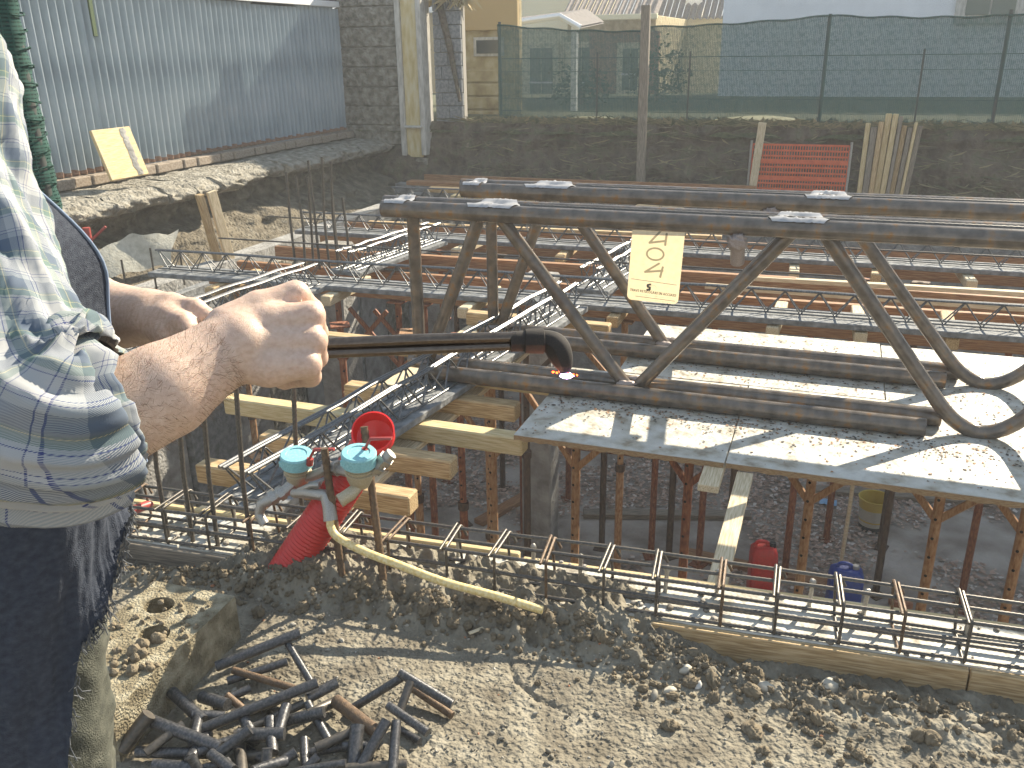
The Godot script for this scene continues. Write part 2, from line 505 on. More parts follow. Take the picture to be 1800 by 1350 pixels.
var OFFCUTS = [
	[[V(-1.436,0.050,-1.579),V(-1.269,0.090,-1.736),0.013], [V(-1.294,0.070,-1.708),V(-1.169,0.020,-1.629),0.009], [V(-1.388,0.030,-1.560),V(-1.265,0.050,-1.660),0.010], [V(-1.383,0.050,-1.582),V(-1.186,0.040,-1.581),0.009]],
	[[V(-1.333,0.040,-1.375),V(-1.112,0.090,-1.570),0.012], [V(-1.248,0.030,-1.397),V(-1.132,0.050,-1.532),0.010], [V(-1.118,0.060,-1.525),V(-1.018,0.020,-1.461),0.010], [V(-1.134,0.050,-1.549),V(-1.086,0.060,-1.617),0.013]],
	[[V(-1.471,0.060,-1.447),V(-1.338,0.045,-1.399),0.014]],
	[[V(-1.475,0.030,-1.268),V(-1.433,0.100,-1.327),0.016], [V(-1.436,0.070,-1.336),V(-1.236,0.050,-1.333),0.014], [V(-1.441,0.025,-1.277),V(-1.245,0.030,-1.333),0.012]],
	[[V(-0.919,0.110,-1.651),V(-0.768,0.060,-1.639),0.011], [V(-0.907,0.040,-1.685),V(-0.774,0.015,-1.649),0.009], [V(-0.915,0.090,-1.660),V(-1.025,0.020,-1.586),0.010], [V(-0.882,0.100,-1.640),V(-0.885,0.050,-1.569),0.010]],
	[[V(-0.902,0.090,-1.553),V(-0.780,0.070,-1.519),0.010], [V(-0.882,0.020,-1.559),V(-0.812,0.020,-1.536),0.008], [V(-0.881,0.090,-1.505),V(-0.904,0.030,-1.412),0.012], [V(-0.863,0.080,-1.519),V(-0.824,0.030,-1.415),0.011]],
	[[V(-1.060,0.050,-1.566),V(-0.902,0.050,-1.497),0.015], [V(-0.952,0.070,-1.485),V(-0.924,0.020,-1.410),0.016], [V(-0.959,0.050,-1.489),V(-1.028,0.040,-1.415),0.011]],
	[[V(-1.215,0.060,-1.372),V(-1.111,0.060,-1.413),0.015], [V(-1.176,0.090,-1.372),V(-1.232,0.050,-1.305),0.012], [V(-1.148,0.080,-1.481),V(-1.125,0.060,-1.405),0.012]],
	[[V(-1.109,0.080,-1.342),V(-1.095,0.020,-1.302),0.011], [V(-1.200,0.030,-1.338),V(-1.127,0.030,-1.371),0.010], [V(-1.059,0.050,-1.380),V(-1.100,0.030,-1.331),0.011]],
	[[V(-1.369,0.030,-1.252),V(-1.267,0.030,-1.278),0.013], [V(-1.262,0.080,-1.262),V(-1.234,0.020,-1.263),0.010]],
	[[V(-0.955,0.030,-1.381),V(-0.804,0.030,-1.450),0.010], [V(-1.001,0.050,-1.385),V(-1.031,0.020,-1.329),0.011]],
	[[V(-1.377,0.020,-1.477),V(-1.313,0.030,-1.555),0.010], [V(-1.339,0.050,-1.493),V(-1.280,0.020,-1.487),0.009]],
]

# ------------------------------------------------------------------ the scene
func _ready() -> void:
	rng.seed = 20240
	light_and_camera()
	make_materials()
	setting()
	back_of_site()
	houses()
	left_bank()
	formwork()
	props()
	trusses()
	near_wall()
	basement_things()
	meters()
	foreground()
	person()

func light_and_camera() -> void:
	var cam := Camera3D.new()
	cam.name = "camera"
	cam.fov = 46.8
	cam.near = 0.05
	cam.far = 400.0
	add_child(cam)
	var b := Basis(Vector3.UP, deg_to_rad(20.0)) * Basis(Vector3.RIGHT, deg_to_rad(-20.7)) * Basis(Vector3.BACK, deg_to_rad(-0.8))
	cam.transform = Transform3D(b, V(0, 1.6, 0))
	cam.current = true
	var e := Environment.new()
	e.background_mode = Environment.BG_SKY
	var sky := Sky.new()
	var sm := ProceduralSkyMaterial.new()
	sm.sky_top_color = Color(.50, .57, .66)
	sm.sky_horizon_color = Color(.84, .85, .85)
	sm.sky_curve = .12
	sm.ground_bottom_color = Color(.25, .22, .18)
	sm.ground_horizon_color = Color(.55, .55, .52)
	sm.sun_angle_max = 1.0
	sky.sky_material = sm
	e.sky = sky
	e.background_energy_multiplier = .82
	e.tonemap_mode = Environment.TONE_MAPPER_LINEAR
	e.tonemap_exposure = 2.65
	e.fog_enabled = true
	e.fog_density = .0065
	e.fog_light_color = Color(.86, .87, .86)
	e.sdfgi_enabled = true
	e.ssao_enabled = true
	e.ssil_enabled = true
	var we := WorldEnvironment.new()
	we.name = "world_environment"
	we.environment = e
	add_child(we)
	var sun := DirectionalLight3D.new()
	sun.name = "sun"
	sun.light_energy = 1.6
	sun.light_color = Color(1.0, .955, .87)
	sun.light_angular_distance = .5
	sun.shadow_enabled = true
	add_child(sun)
	var el := deg_to_rad(32.0)
	var to := V(.37 * cos(el), sin(el), -.929 * cos(el)).normalized()
	sun.look_at_from_position(to * 50.0, Vector3.ZERO, Vector3.UP)

# ------------------------------------------------------------------ ground, pit, banks
func clod_band(x: float, z: float) -> float:
	var edge := -2.17 - .0716 * (x + .02)          # the line of the formwork board
	var d := z - edge
	var wide := .14 + .15 * smoothstep(-.9, .3, x) + .03 * sin(x * 5.0)
	return clamp(1.0 - d / wide, 0.0, 1.0)

var n1: FastNoiseLite
var n2: FastNoiseLite
var n3: FastNoiseLite
var n4: FastNoiseLite
var crack := [V(-.735, 0, -1.955), V(-.715, 0, -1.925), V(-.70, 0, -1.885), V(-.675, 0, -1.85), V(-.63, 0, -1.825), V(-.60, 0, -1.80), V(-.55, 0, -1.79), V(-.50, 0, -1.775)]

func soil_height(x: float, z: float) -> float:
	var h = n1.get_noise_2d(x, z) * .016 + n2.get_noise_2d(x, z) * .0028 + abs(n4.get_noise_2d(x, z)) * .0036
	var c := clod_band(x, z)
	if c > 0.0:
		var r = 1.0 - abs(n3.get_noise_2d(x, z)) * 2.2
		var heap = .35 + .65 * smoothstep(-2.0, -1.6, x) * (1.0 - smoothstep(-.55, -.1, x))
		var mound = clamp((heap - .35) / .65, 0.0, 1.0)
		h += mound * smoothstep(.35, .95, c) * .034
		h += .045 * exp(-((x + 1.48) * (x + 1.48) + (z + 2.06) * (z + 2.06)) / .012)
		h += smoothstep(0.0, .45, c) * (heap * .012 + (.016 + .016 * heap) * max(r, -.5) + .010 * n2.get_noise_2d(x * 1.7, z * 1.7))
		h -= .085 * (1.0 - heap) * smoothstep(.35, .95, c)
	for k in crack.size() - 1:
		var a: Vector3 = crack[k]
		if abs(a.x - x) > .09 or abs(a.z - z) > .09: continue
		var q := Geometry3D.get_closest_point_to_segment(V(x, 0, z), a, crack[k + 1])
		var dd := q.distance_to(V(x, 0, z))
		if dd < .008: h -= .010 * (1.0 - dd / .008)
	return h

func setting() -> void:
	n1 = noise(1.1, 3, 3); n2 = noise(26.0, 4, 3); n3 = noise(7.0, 6, 4); n4 = noise(60.0, 12, 2)
	var st := MB.new()
	var x0 := -3.0; var x1 := 1.3; var z0 := -2.30; var z1 := -.9
	st.grid(500, 160, func(a: float, b: float):
		var x := lerpf(x0, x1, a); var z := lerpf(z0, z1, b)
		return V(x, soil_height(x, z), z))
	struct("ground", st.mesh(), M.soil)
	var far := MB.new()                                       # the same soil round and behind the detailed patch
	for r in [[-40, -3.0, -2.2, 30], [1.3, 40, -2.2, 30], [-3.0, 1.3, -.9, 30]]:
		far.face([V(r[0], -.004, r[2]), V(r[0], -.004, r[3]), V(r[1], -.004, r[3]), V(r[1], -.004, r[2])])
	for r in [[-40, -6.2, -11.3, -2.2, .42], [6.1, 40, -11.3, -2.2, .0]]:
		far.face([V(r[0], r[4], r[2]), V(r[0], r[4], r[3]), V(r[1], r[4], r[3]), V(r[1], r[4], r[2])])
	struct("ground", far.mesh(), M.soil)
	var rw := MB.new()
	rw.box(V(6.15, -1.4, -6.6), V(.2, 2.8, 9.0))
	struct("basement_wall", rw.mesh(), M.concrete)
	var hf := MB.new()                                        # land beyond the fence, falling slightly to the houses
	hf.grid(8, 12, func(a: float, b: float): return V(lerpf(-60, 60, a), lerpf(BANK, -.4, smoothstep(0, .35, b)), lerpf(-11.3, -120, b)))
	struct("ground", hf.mesh(), M.grass_bank)
	var fl := MB.new()
	fl.box(V(0, FLOOR - .1, -6.6), V(12, .2, 8.9))
	struct("basement_floor", fl.mesh(), M.floor)
	# basement walls
	var w := MB.new()
	w.box(V(1.5, -1.35, -10.85), V(14, 2.6, .3))
	struct("basement_wall", w.mesh(), M.concrete)
	var lw := struct("basement_wall", (func():
		var s := MB.new()
		s.box(V(-5.15, -1.4, -6.6), V(.2, 2.5, 8.3))
		return s.mesh()).call(), M.concrete)
	var kinds := [M.concrete, M.plank_grey, M.concrete, M.old_concrete]
	for k in 13:                                              # shuttering panels still standing against the wall
		var s := MB.new()
		var wd := .58
		s.box(Vector3.ZERO, V(.05 + .02 * (k % 3), 2.3 + .05 * ((k * 7) % 4), wd), .006)
		part("panel", s.mesh(), kinds[(k * 5) % 4], lw, V(-5.0 + .012 * ((k * 3) % 4), -1.45, -2.8 - k * .61))
	# concrete pillars in the basement
	for c in [[-2.15, -6.6, .26], [-4.4, -7.2, .3], [1.9, -6.2, .3], [-4.3, -9.4, .3]]:
		var s := MB.new()
		s.box(V(0, 1.28, 0), V(c[2], 2.56, c[2]), .015)
		struct("column", s.mesh(), M.concrete, V(c[0], FLOOR, c[1]))
	# leaves and rubble over the basement floor
	var chip := MB.new()
	chip.face([V(-.5, .1, -.35), V(.5, 0, -.3), V(.55, .12, .3), V(-.45, .02, .4)])
	chip.face([V(-.5, .1, -.35), V(-.2, .22, 0), V(.3, .2, .05), V(.5, 0, -.3)])
	var xf := []; var cl := []
	var cm := noise(.55, 21, 3)
	while xf.size() < 42000:
		var x := rng.randf_range(-4.9, 4.0); var z := rng.randf_range(-10.6, -4.6)
		if cm.get_noise_2d(x, z) < -.12 + rng.randf_range(-.12, .12): continue
		var s := rng.randf_range(.016, .044)
		xf.push_back(Transform3D(Basis(Vector3.UP, rng.randf() * TAU).rotated(Vector3.RIGHT, rng.randf_range(-.5, .5)).scaled(V(s, s, s)), V(x, FLOOR + .008 + rng.randf() * .02, z)))
		var t := rng.randf()
		cl.push_back(C(.26, .18, .13).lerp(C(.56, .42, .33), t) if rng.randf() < .88 else C(.60, .55, .49))
	var litter := many("fallen_leaves", chip.mesh(), M.pebble, xf, self, cl)
	tag(litter, "dry brown leaves and chips littering the basement floor", "leaves", "", "stuff")
	# the far bank under the fence: rough cut earth with a grassy brow
	var bk := MB.new()
	var bn := noise(.9, 44, 4)
	bk.grid(150, 26, func(a: float, b: float):
		var x := lerpf(-7.0, 7.5, a); var y := lerpf(-.35, BANK, b)
		return V(x, y, -10.75 - .38 * b - .13 * bn.get_noise_2d(x * 1.4, y * 2.2) - .06 * bn.get_noise_2d(x * 6, y * 6)))
	struct("terrain", bk.mesh(), M.bank)
	var brow := MB.new()
	brow.grid(150, 10, func(a: float, b: float):
		var x := lerpf(-7.0, 7.5, a)
		return V(x, BANK - .13 * (1.0 - b) * (1.0 - b) + .03 * bn.get_noise_2d(x * 5, b * 3), lerpf(-11.03, -11.7, b) + .05 * bn.get_noise_2d(x * 3, 7.0)))
	struct("terrain", brow.mesh(), M.grass_bank)
	var blade := MB.new()
	blade.face([V(-.002, 0, 0), V(.002, 0, 0), V(.006, .5, .08), V(.008, 1, .3)])
	var gx := []; var gc := []
	for k in 2600:
		var x := rng.randf_range(-4.6, 3.2)
		var hang := rng.randf() < .35
		var y := BANK - .02 if not hang else rng.randf_range(-.1, BANK)
		var z := rng.randf_range(-11.5, -11.02) if not hang else -10.72 - .38 * (y + .35) / 1.07
		var bs := Basis(Vector3.UP, rng.randf() * TAU)
		if hang: bs = Basis(Vector3.RIGHT, rng.randf_range(1.6, 2.8)) * bs
		else: bs = bs * Basis(Vector3.RIGHT, rng.randf_range(-.5, .7))
		var s := rng.randf_range(.04, .11)
		gx.push_back(Transform3D(bs.scaled(V(1, s, s)), V(x, y, z)))
		gc.push_back(C(.05, .06, .02).lerp(C(.24, .19, .10), rng.randf()))
	var gr := many("grass", blade.mesh(), M.pebble, gx, self, gc)
	tag(gr, "dry grass and roots hanging over the far earth bank", "grass", "", "stuff")

# ------------------------------------------------------------------ fence, boards and posts on the far side
func back_of_site() -> void:
	var fence := thing("net_fence", "green shade net fence on steel posts along the far bank", "fence", V(0, BANK, -11.35))
	var wob := noise(.8, 90, 3)
	var bays := [[-4.26, -2.36, 1.16, 1.05], [-2.30, -.26, 1.10, 1.18], [-.26, 1.55, 1.18, 1.14], [1.55, 4.2, 1.14, 1.2]]
	for k in bays.size():
		var q: Array = bays[k]
		var s := MB.new()
		var low := .03 if k != 1 else .06
		s.grid(60, 24, func(a: float, b: float):
			var x := lerpf(q[0], q[1], a)
			var top: float = lerpf(q[2], q[3], a) - .02 * sin(PI * a) + .008 * sin(a * 22.0)
			var bot: float = low - .04 * sin(a * 7.0) - (.10 if k >= 2 else 0.0)
			return V(x, lerpf(bot, top, b), .05 * wob.get_noise_2d(x * 3.0, b * 1.2) + .012 * sin(x * 31.0 + b * 2.0)))
		for i in s.uv.size(): s.uv[i] = Vector2(s.v[i].x, s.v[i].y) * 3.2
		part("net", s.mesh(), M.net, fence)
		var hem := MB.new()                                  # the folded edge along the top
		var hp := []
		for i in 25:
			var a := i / 24.0
			hp.push_back(V(lerpf(q[0], q[1], a), lerpf(q[2], q[3], a) - .02 * sin(PI * a) + .008 * sin(a * 22.0), .05 * wob.get_noise_2d(lerpf(q[0], q[1], a) * 3.0, 1.2)))
		hem.tube(hp, .012, 6)
		part("hem", hem.mesh(), M.net_post, fence)
	for x in [-4.25, -2.93, -2.40, -2.33, -1.80, -.27, .75, 1.55, 2.9]:
		var s := MB.new()
		var tall := 1.2 if x in [-4.25, -.27, 1.55, -2.33] else .82
		s.rod(V(0, -.3, 0), V(0, tall, 0), .020 if tall > 1.0 else .010, 8)
		part("post", s.mesh(), M.netpost, fence, V(x, 0, -.05 if tall > 1.0 else .06))
	for y in [.12, .28, .44, .60, .76, .92]:                  # wire mesh carrying the net
		var s := MB.new()
		s.rod(V(-4.25, y, -.06), V(4.2, y, -.06), .003, 5)
		part("wire", s.mesh(), M.netpost, fence)
	# tall grey post in front of the bank
	var s1 := MB.new()
	s1.box(V(0, 1.03, 0), V(.10, 2.06, .075), .006)
	solo("timber_post", s1.mesh(), M.wood_grey_up, V(-2.22, -.02, -10.72), Basis(Vector3.BACK, .006), "tall weathered timber post standing in front of the green net", "post")
	var s2 := MB.new()
	s2.box(V(0, .40, 0), V(.085, .80, .03), .004)
	solo("timber_post", s2.mesh(), M.wood_pale_up, V(-.90, 0.0, -10.55), Basis(Vector3.BACK, -.07), "short pale board leaning beside the orange plastic barrier", "board")
	# kerb board at the foot of the bank
	var s3 := MB.new()
	s3.box(Vector3.ZERO, V(4.1, .10, .035), .004)
	solo("edge_board", s3.mesh(), M.wood_orange, V(-2.9, .07, -10.45), Basis.IDENTITY, "long orange formwork board at the foot of the far bank", "board")
	for k in 3:
		var s := MB.new()
		s.box(Vector3.ZERO, V(1.9 - .3 * k, .05, .16), .004)
		solo("loose_board", s.mesh(), [M.wood_orange, M.wood, M.wood_yellow][k], V(-4.1 + .35 * k, .05, -10.2 + .45 * k), Basis(Vector3.UP, .03 * k), ["orange board lying behind the far beam, against the bank", "brown board lying second from the bank behind the beams", "yellow board lying third from the bank behind the beams"][k], "board", "loose boards near the bank")
	# orange plastic barrier panel
	var br := thing("barrier_panel", "orange plastic mesh barrier panel leaning on the far bank", "barrier", V(-.42, .0, -10.56))
	var g := MB.new()
	var bw := 1.02; var bh := .57
	for r in 10:
		var th := .022 if r in [0, 9] else .020
		if r in [3, 6]: th = .05
		g.box(V(0, .02 + r * (bh - .03) / 9.0, 0), V(bw, th, .012), .002)
	for c in 37:
		g.box(V(-bw * .5 + c * bw / 36.0, bh * .5, 0), V(.011, bh, .008))
	part("mesh_panel", g.mesh(), M.orange_plastic, br, Vector3.ZERO, Basis(Vector3.RIGHT, -.10))
	var fr := MB.new()
	fr.tube([V(0, -.02, 0), V(0, .6, -.06)], .014, 8)
	var frm := fr.mesh()
	for e in [-.53, .53]: part("frame", frm, M.galv, br, V(e, 0, 0))
	# upright boards
	var bx := .22
	for k in 10:
		var s := MB.new()
		var wd: float = [.05, .06, .05, .06, .055, .035, .05, .045, .03, .05][k]
		var hh: float = [.82, .78, .84, .92, .92, .90, .80, .78, .84, .80][k]
		s.box(V(0, hh * .5, 0), V(wd, hh, .10), .004)
		solo("board", s.mesh(), [M.wood_yellow_up, M.wood_grey_up, M.wood_up, M.wood_yellow_up, M.wood_yellow_up, M.wood_grey_up, M.wood_up, M.wood_grey_up, M.wood_yellow_up, M.wood_grey_up][k], V(bx + wd * .5, -.02, -10.62 + .03 * (k % 3)), Basis(Vector3.RIGHT, -.12) * Basis(Vector3.BACK, -.01 - .008 * k), "%s upright board from the orange barrier in the stack on the bank" % nth(k), "board", "boards stood on end against the bank")
		bx += wd + .003
	# masonry at the corner: yellow column, block wall, rough return
	var col := thing("painted_column", "yellow painted column with pale edges at the corner of the shed", "column", V(-5.30, 0, -11.05))
	for d in [["core", V(0, 1.6, 0), V(.22, 2.66, .24), M.column_yellow], ["edge", V(-.145, 1.66, .012), V(.07, 2.74, .28), M.column_white], ["edge", V(.145, 1.70, .012), V(.07, 2.80, .28), M.column_white], ["foot", V(.01, -.17, -.02), V(.31, .86, .24), M.old_concrete], ["ledge", V(.02, .66, .14), V(.24, .03, .10), M.column_white]]:
		var s := MB.new()
		s.box(Vector3.ZERO, d[2], .008)
		part(d[0], s.mesh(), d[3], col, d[1])
	var bwl := thing("block_wall", "grey concrete block wall beside the yellow column", "wall", V(-5.05, .42, -11.12))
	var core := MB.new()
	core.box(V(.19, .9, -.09), V(.385, 1.8, .10))
	part("mortar", core.mesh(), M.mortar, bwl)
	for r in 11:
		for c in 2:
			var s := MB.new()
			var off := 0.0 if r % 2 == 0 else -.09
			var xa: float = max(0.0, c * .19 + off); var xb: float = min(.38, c * .19 + off + .185)
			if r % 2 == 1 and c == 1: xb = .38
			s.box(V((xa + xb) * .5, .085 + r * .163, -.055), V(xb - xa, .155, .13), .006)
			part("block", s.mesh(), M.blockwall, bwl)
	var sl := MB.new()                                        # slanting rendered edge
	sl.tube([V(.10, 1.78, .03), V(.24, 1.2, .04), V(.36, .55, .05)], [.05, .045, .02], 8)
	part("render_edge", sl.mesh(), M.bank, bwl)
	var ret := thing("rough_wall", "stained concrete wall between the metal shed and the yellow column", "wall", V(-5.95, .42, -11.32))
	var rc := MB.new()
	rc.box(V(0, 1.1, -.03), V(.94, 2.2, .50))
	part("core", rc.mesh(), M.old_concrete, ret)
	for r in 9:
		var s := MB.new()
		s.box(V(0, .12 + r * .245, 0), V(.95, .237, .56), .012)
		part("course", s.mesh(), M.old_concrete, ret)
	# straw on top of the wall
	var bl := MB.new()
	bl.face([V(-.003, 0, 0), V(.003, 0, 0), V(.01, .6, .1), V(.0, 1, .5)])
	var xf := []
	for k in 260:
		xf.push_back(Transform3D(Basis(Vector3.UP, rng.randf() * TAU) * Basis(Vector3.RIGHT, rng.randf_range(.2, 1.9)).scaled(V(1, .22, .22)), V(rng.randf_range(-5.05, -4.6), 2.18 + rng.randf() * .06, -11.1 - rng.randf() * .15)))
	tag(many("dry_grass", bl.mesh(), M.straw, xf, self), "dry straw growing on top of the grey block wall", "grass", "", "stuff")
	# yellow shed wall right of the blocks
	var yw := thing("yellow_shed", "small yellow plastered shed with a narrow window behind the block wall", "shed", V(-5.35, .35, -12.9))
	for d in [["wall", V(.36, .95, 0), V(1.0, 1.9, .12), M.yellow_wall], ["plinth", V(.36, -.1, .07), V(.98, .3, .06), M.column_white], ["lintel", V(.36, 1.75, .08), V(1.0, .5, .1), M.ochre_wall]]:
		var s := MB.new()
		s.box(Vector3.ZERO, d[2], .008)
		part(d[0], s.mesh(), d[3], yw, d[1])
	for k in 5:
		var s := MB.new()
		s.box(V(.36, .12 + k * .19, .075), V(.96, .17, .04), .01)
		part("course", s.mesh(), M.yellow_wall, yw)
	var wf := MB.new()
	wf.box(V(.40, 1.28, .08), V(.46, .26, .06), .006)
	var wn := part("window", wf.mesh(), M.column_white, yw)
	var gl := MB.new()
	gl.box(V(.40, 1.28, .112), V(.36, .18, .01))
	part("pane", gl.mesh(), M.glass_dark, wn)

# ------------------------------------------------------------------ houses and shrubs beyond the fence
func tiles(parent: Node3D, a: Vector3, along: Vector3, up: Vector3, nx: int, ny: int, m: Material) -> void:
	var s := MB.new()
	for j in ny:
		for i in nx:
			var p := a + along * ((i + .5) / nx) + up * ((j + .5) / ny)
			var l := along.normalized()
			var q := up / ny
			var w := along.length() / nx * .46
			var nrm := q.cross(l).normalized()
			if nrm.y < 0: nrm = -nrm
			s.face([p - l * w - q * .6, p - q * .6 + nrm * .07, p + q * .5 + nrm * .09, p - l * w + q * .5])
			s.face([p - q * .6 + nrm * .07, p + l * w - q * .6, p + l * w + q * .5, p + q * .5 + nrm * .09])
	var o := part("roof_tiles", s.mesh(), m, parent)
	o.set_meta("kind", "stuff")

func house_window(h: Node3D, x: float, y: float, z: float, w: float, t: float, trim: Material) -> void:
	var f := MB.new()
	f.box(V(x, y, z), V(w + .36, t + .36, .10), .01)
	var o := part("window", f.mesh(), trim, h)
	var p := MB.new()
	for k in 2:
		p.box(V(x + (k - .5) * w * .5, y, z + .06), V(w * .46, t, .05), .01)
	part("shutter", p.mesh(), M.shutter, o)
	var b := MB.new()
	b.box(V(x, y - t * .12, z + .12), V(w, .05, .04))
	part("rail", b.mesh(), M.white_metal, o)

func houses() -> void:
	# yellow house, about thirty metres off
	var h := thing("yellow_house", "cream and ochre house with tiled roofs seen above the net fence", "house", V(-9.0, -.4, -32.0))
	for d in [["wall", V(-4.0, 1.55, 0), V(4.2, 3.3, 6), M.ochre_wall], ["gable", V(-.70, 3.4, -.3), V(2.5, 7.0, 6), M.cream], ["wing", V(1.9, 1.45, .1), V(2.8, 2.9, 6), M.yellow_wall], ["brick_wing", V(2.35, 1.25, 3.15), V(2.2, 2.4, .2), M.brick_red]]:
		var s := MB.new()
		s.box(Vector3.ZERO, d[2], .02)
		part(d[0], s.mesh(), d[3], h, d[1])
	house_window(h, -.45, 1.15, 2.78, .8, 1.7, M.cream)
	house_window(h, 1.0, 1.15, 3.16, .6, 1.7, M.cream)
	house_window(h, 2.6, 1.35, 3.28, .5, 1.2, M.cream)
	tiles(h, V(-6.4, 3.25, 3.5), V(4.5, 0, 0), V(0, 1.6, -3.2), 20, 9, M.roof_dark)
	tiles(h, V(.45, 2.9, 3.6), V(3.0, 0, 0), V(0, 1.9, -3.4), 14, 10, M.roof_tile)
	for k in 2:
		var s := MB.new()
		s.box(V(0, 0, 0), V(4.5 if k == 0 else 3.0, .16, .2), .02)
		part("gutter", s.mesh(), M.cream if k == 1 else M.white_metal, h, V(-4.15, 3.2, 3.55) if k == 0 else V(1.95, 2.85, 3.65))
	var dp := MB.new()
	dp.tube([V(-2.4, 3.2, 3.5), V(-2.4, 2.7, 3.15), V(-2.4, 0, 3.1)], .07, 8)
	part("downpipe", dp.mesh(), M.shutter, h)
	# second roof, dark tiles
	var h2 := thing("dark_roofed_house", "far house with dark patterned tile roof and white chimney", "house", V(-3.6, -.4, -38.0))
	var s2 := MB.new()
	s2.box(V(-1.6, 1.5, 0), V(5.0, 3.0, 6), .02)
	part("wall", s2.mesh(), M.cream, h2)
	tiles(h2, V(-4.2, 2.9, 3.4), V(5.2, 0, 0), V(0, 2.4, -3.4), 22, 14, M.roof_dark)
	var ch := MB.new()
	ch.box(V(-2.0, 3.7, 2.4), V(.6, 1.6, .6), .03)
	part("chimney", ch.mesh(), M.white_metal, h2)
	# white building
	var h3 := thing("white_building", "plain white building with a green shuttered window beyond the fence", "building", V(3.4, -.4, -26.0))
	var s3 := MB.new()
	s3.box(V(-.5, 3.5, 0), V(11.7, 7.0, 6), .02)
	part("wall", s3.mesh(), M.white_wall, h3)
	house_window(h3, -.70, 3.4, 3.06, 1.0, 1.7, M.column_white)
	house_window(h3, 2.6, 3.3, 3.06, 1.2, 1.5, M.column_white)
	# white edged lean-to roof just behind the fence
	var r := thing("lean_to_roof", "low lean-to roof with white edge trim behind the green net", "roof", V(-5.2, 1.9, -14.2))
	for d in [["sheet", [V(-.85, .0, .3), V(1.0, .16, .3), V(1.0, .3, -1.2), V(-.85, .14, -1.2)]], ["sheet", [V(1.0, .16, .3), V(1.3, .0, .3), V(1.3, .1, -1.2), V(1.0, .3, -1.2)]]]:
		var s := MB.new()
		s.face(d[1])
		var dn := []
		for p in d[1]: dn.push_back(p - V(0, .03, 0))
		dn.reverse(); s.face(dn)
		part(d[0], s.mesh(), M.roof_dark, r)
	var tr := MB.new()
	tr.tube([V(-.9, -.05, .32), V(1.0, .15, .32), V(1.32, -.02, .32)], .035, 6, true, 1.4)
	part("trim", tr.mesh(), M.white_metal, r)
	for x in [-.8, 1.2]:
		var s := MB.new()
		s.box(V(x, -.95, .2), V(.09, 1.9, .09), .005)
		part("post", s.mesh(), M.white_metal, r)
	# shrubs
	var leaf := MB.new()
	leaf.face([V(-.5, 0, 0), V(0, .25, -.3), V(.5, 0, 0), V(0, -.1, .3)])
	var lm := leaf.mesh()
	for q in [[-6.6, -16.0, 1.2, .55, "round dark shrub behind the left end of the green net"], [-4.6, -16.5, 1.0, .6, "low bushy shrub behind the net, second from the shed"], [-7.6, -15.2, 1.9, .5, "tall narrow dark conifer beside the yellow shed"], [-3.4, -17.5, 1.3, .6, "reddish shrub in front of the brick wing"]]:
		var t := thing("shrub", q[4], "shrub", V(q[0], .3, q[1]), 0, "shrubs beyond the fence")
		var tk := MB.new()
		tk.tube([V(0, 0, 0), V(.03, q[2] * .5, 0), V(0, q[2] * .9, .02)], [.05, .035, .01], 6)
		part("trunk", tk.mesh(), M.wood_grey, t)
		var c := MB.new()
		for k in 900:
			var d := V(rng.randfn(), rng.randfn(), rng.randfn()).normalized() * pow(rng.randf(), .4)
			var p := V(d.x * q[3], q[2] * .55 + d.y * q[2] * .5, d.z * q[3]) * (1.0 + .2 * sin(d.x * 9.0) * cos(d.y * 7.0))
			var bs := Basis(V(rng.randfn(), rng.randfn(), rng.randfn()).normalized(), rng.randf() * TAU).scaled(Vector3.ONE * rng.randf_range(.05, .1))
			for f in [[V(-.5, 0, 0), V(0, .25, -.3), V(.5, 0, 0), V(0, -.1, .3)]]:
				var pp := []
				for z in f: pp.push_back(p + bs * z)
				c.face(pp)
		part("crown", c.mesh(), M.leaf, t)

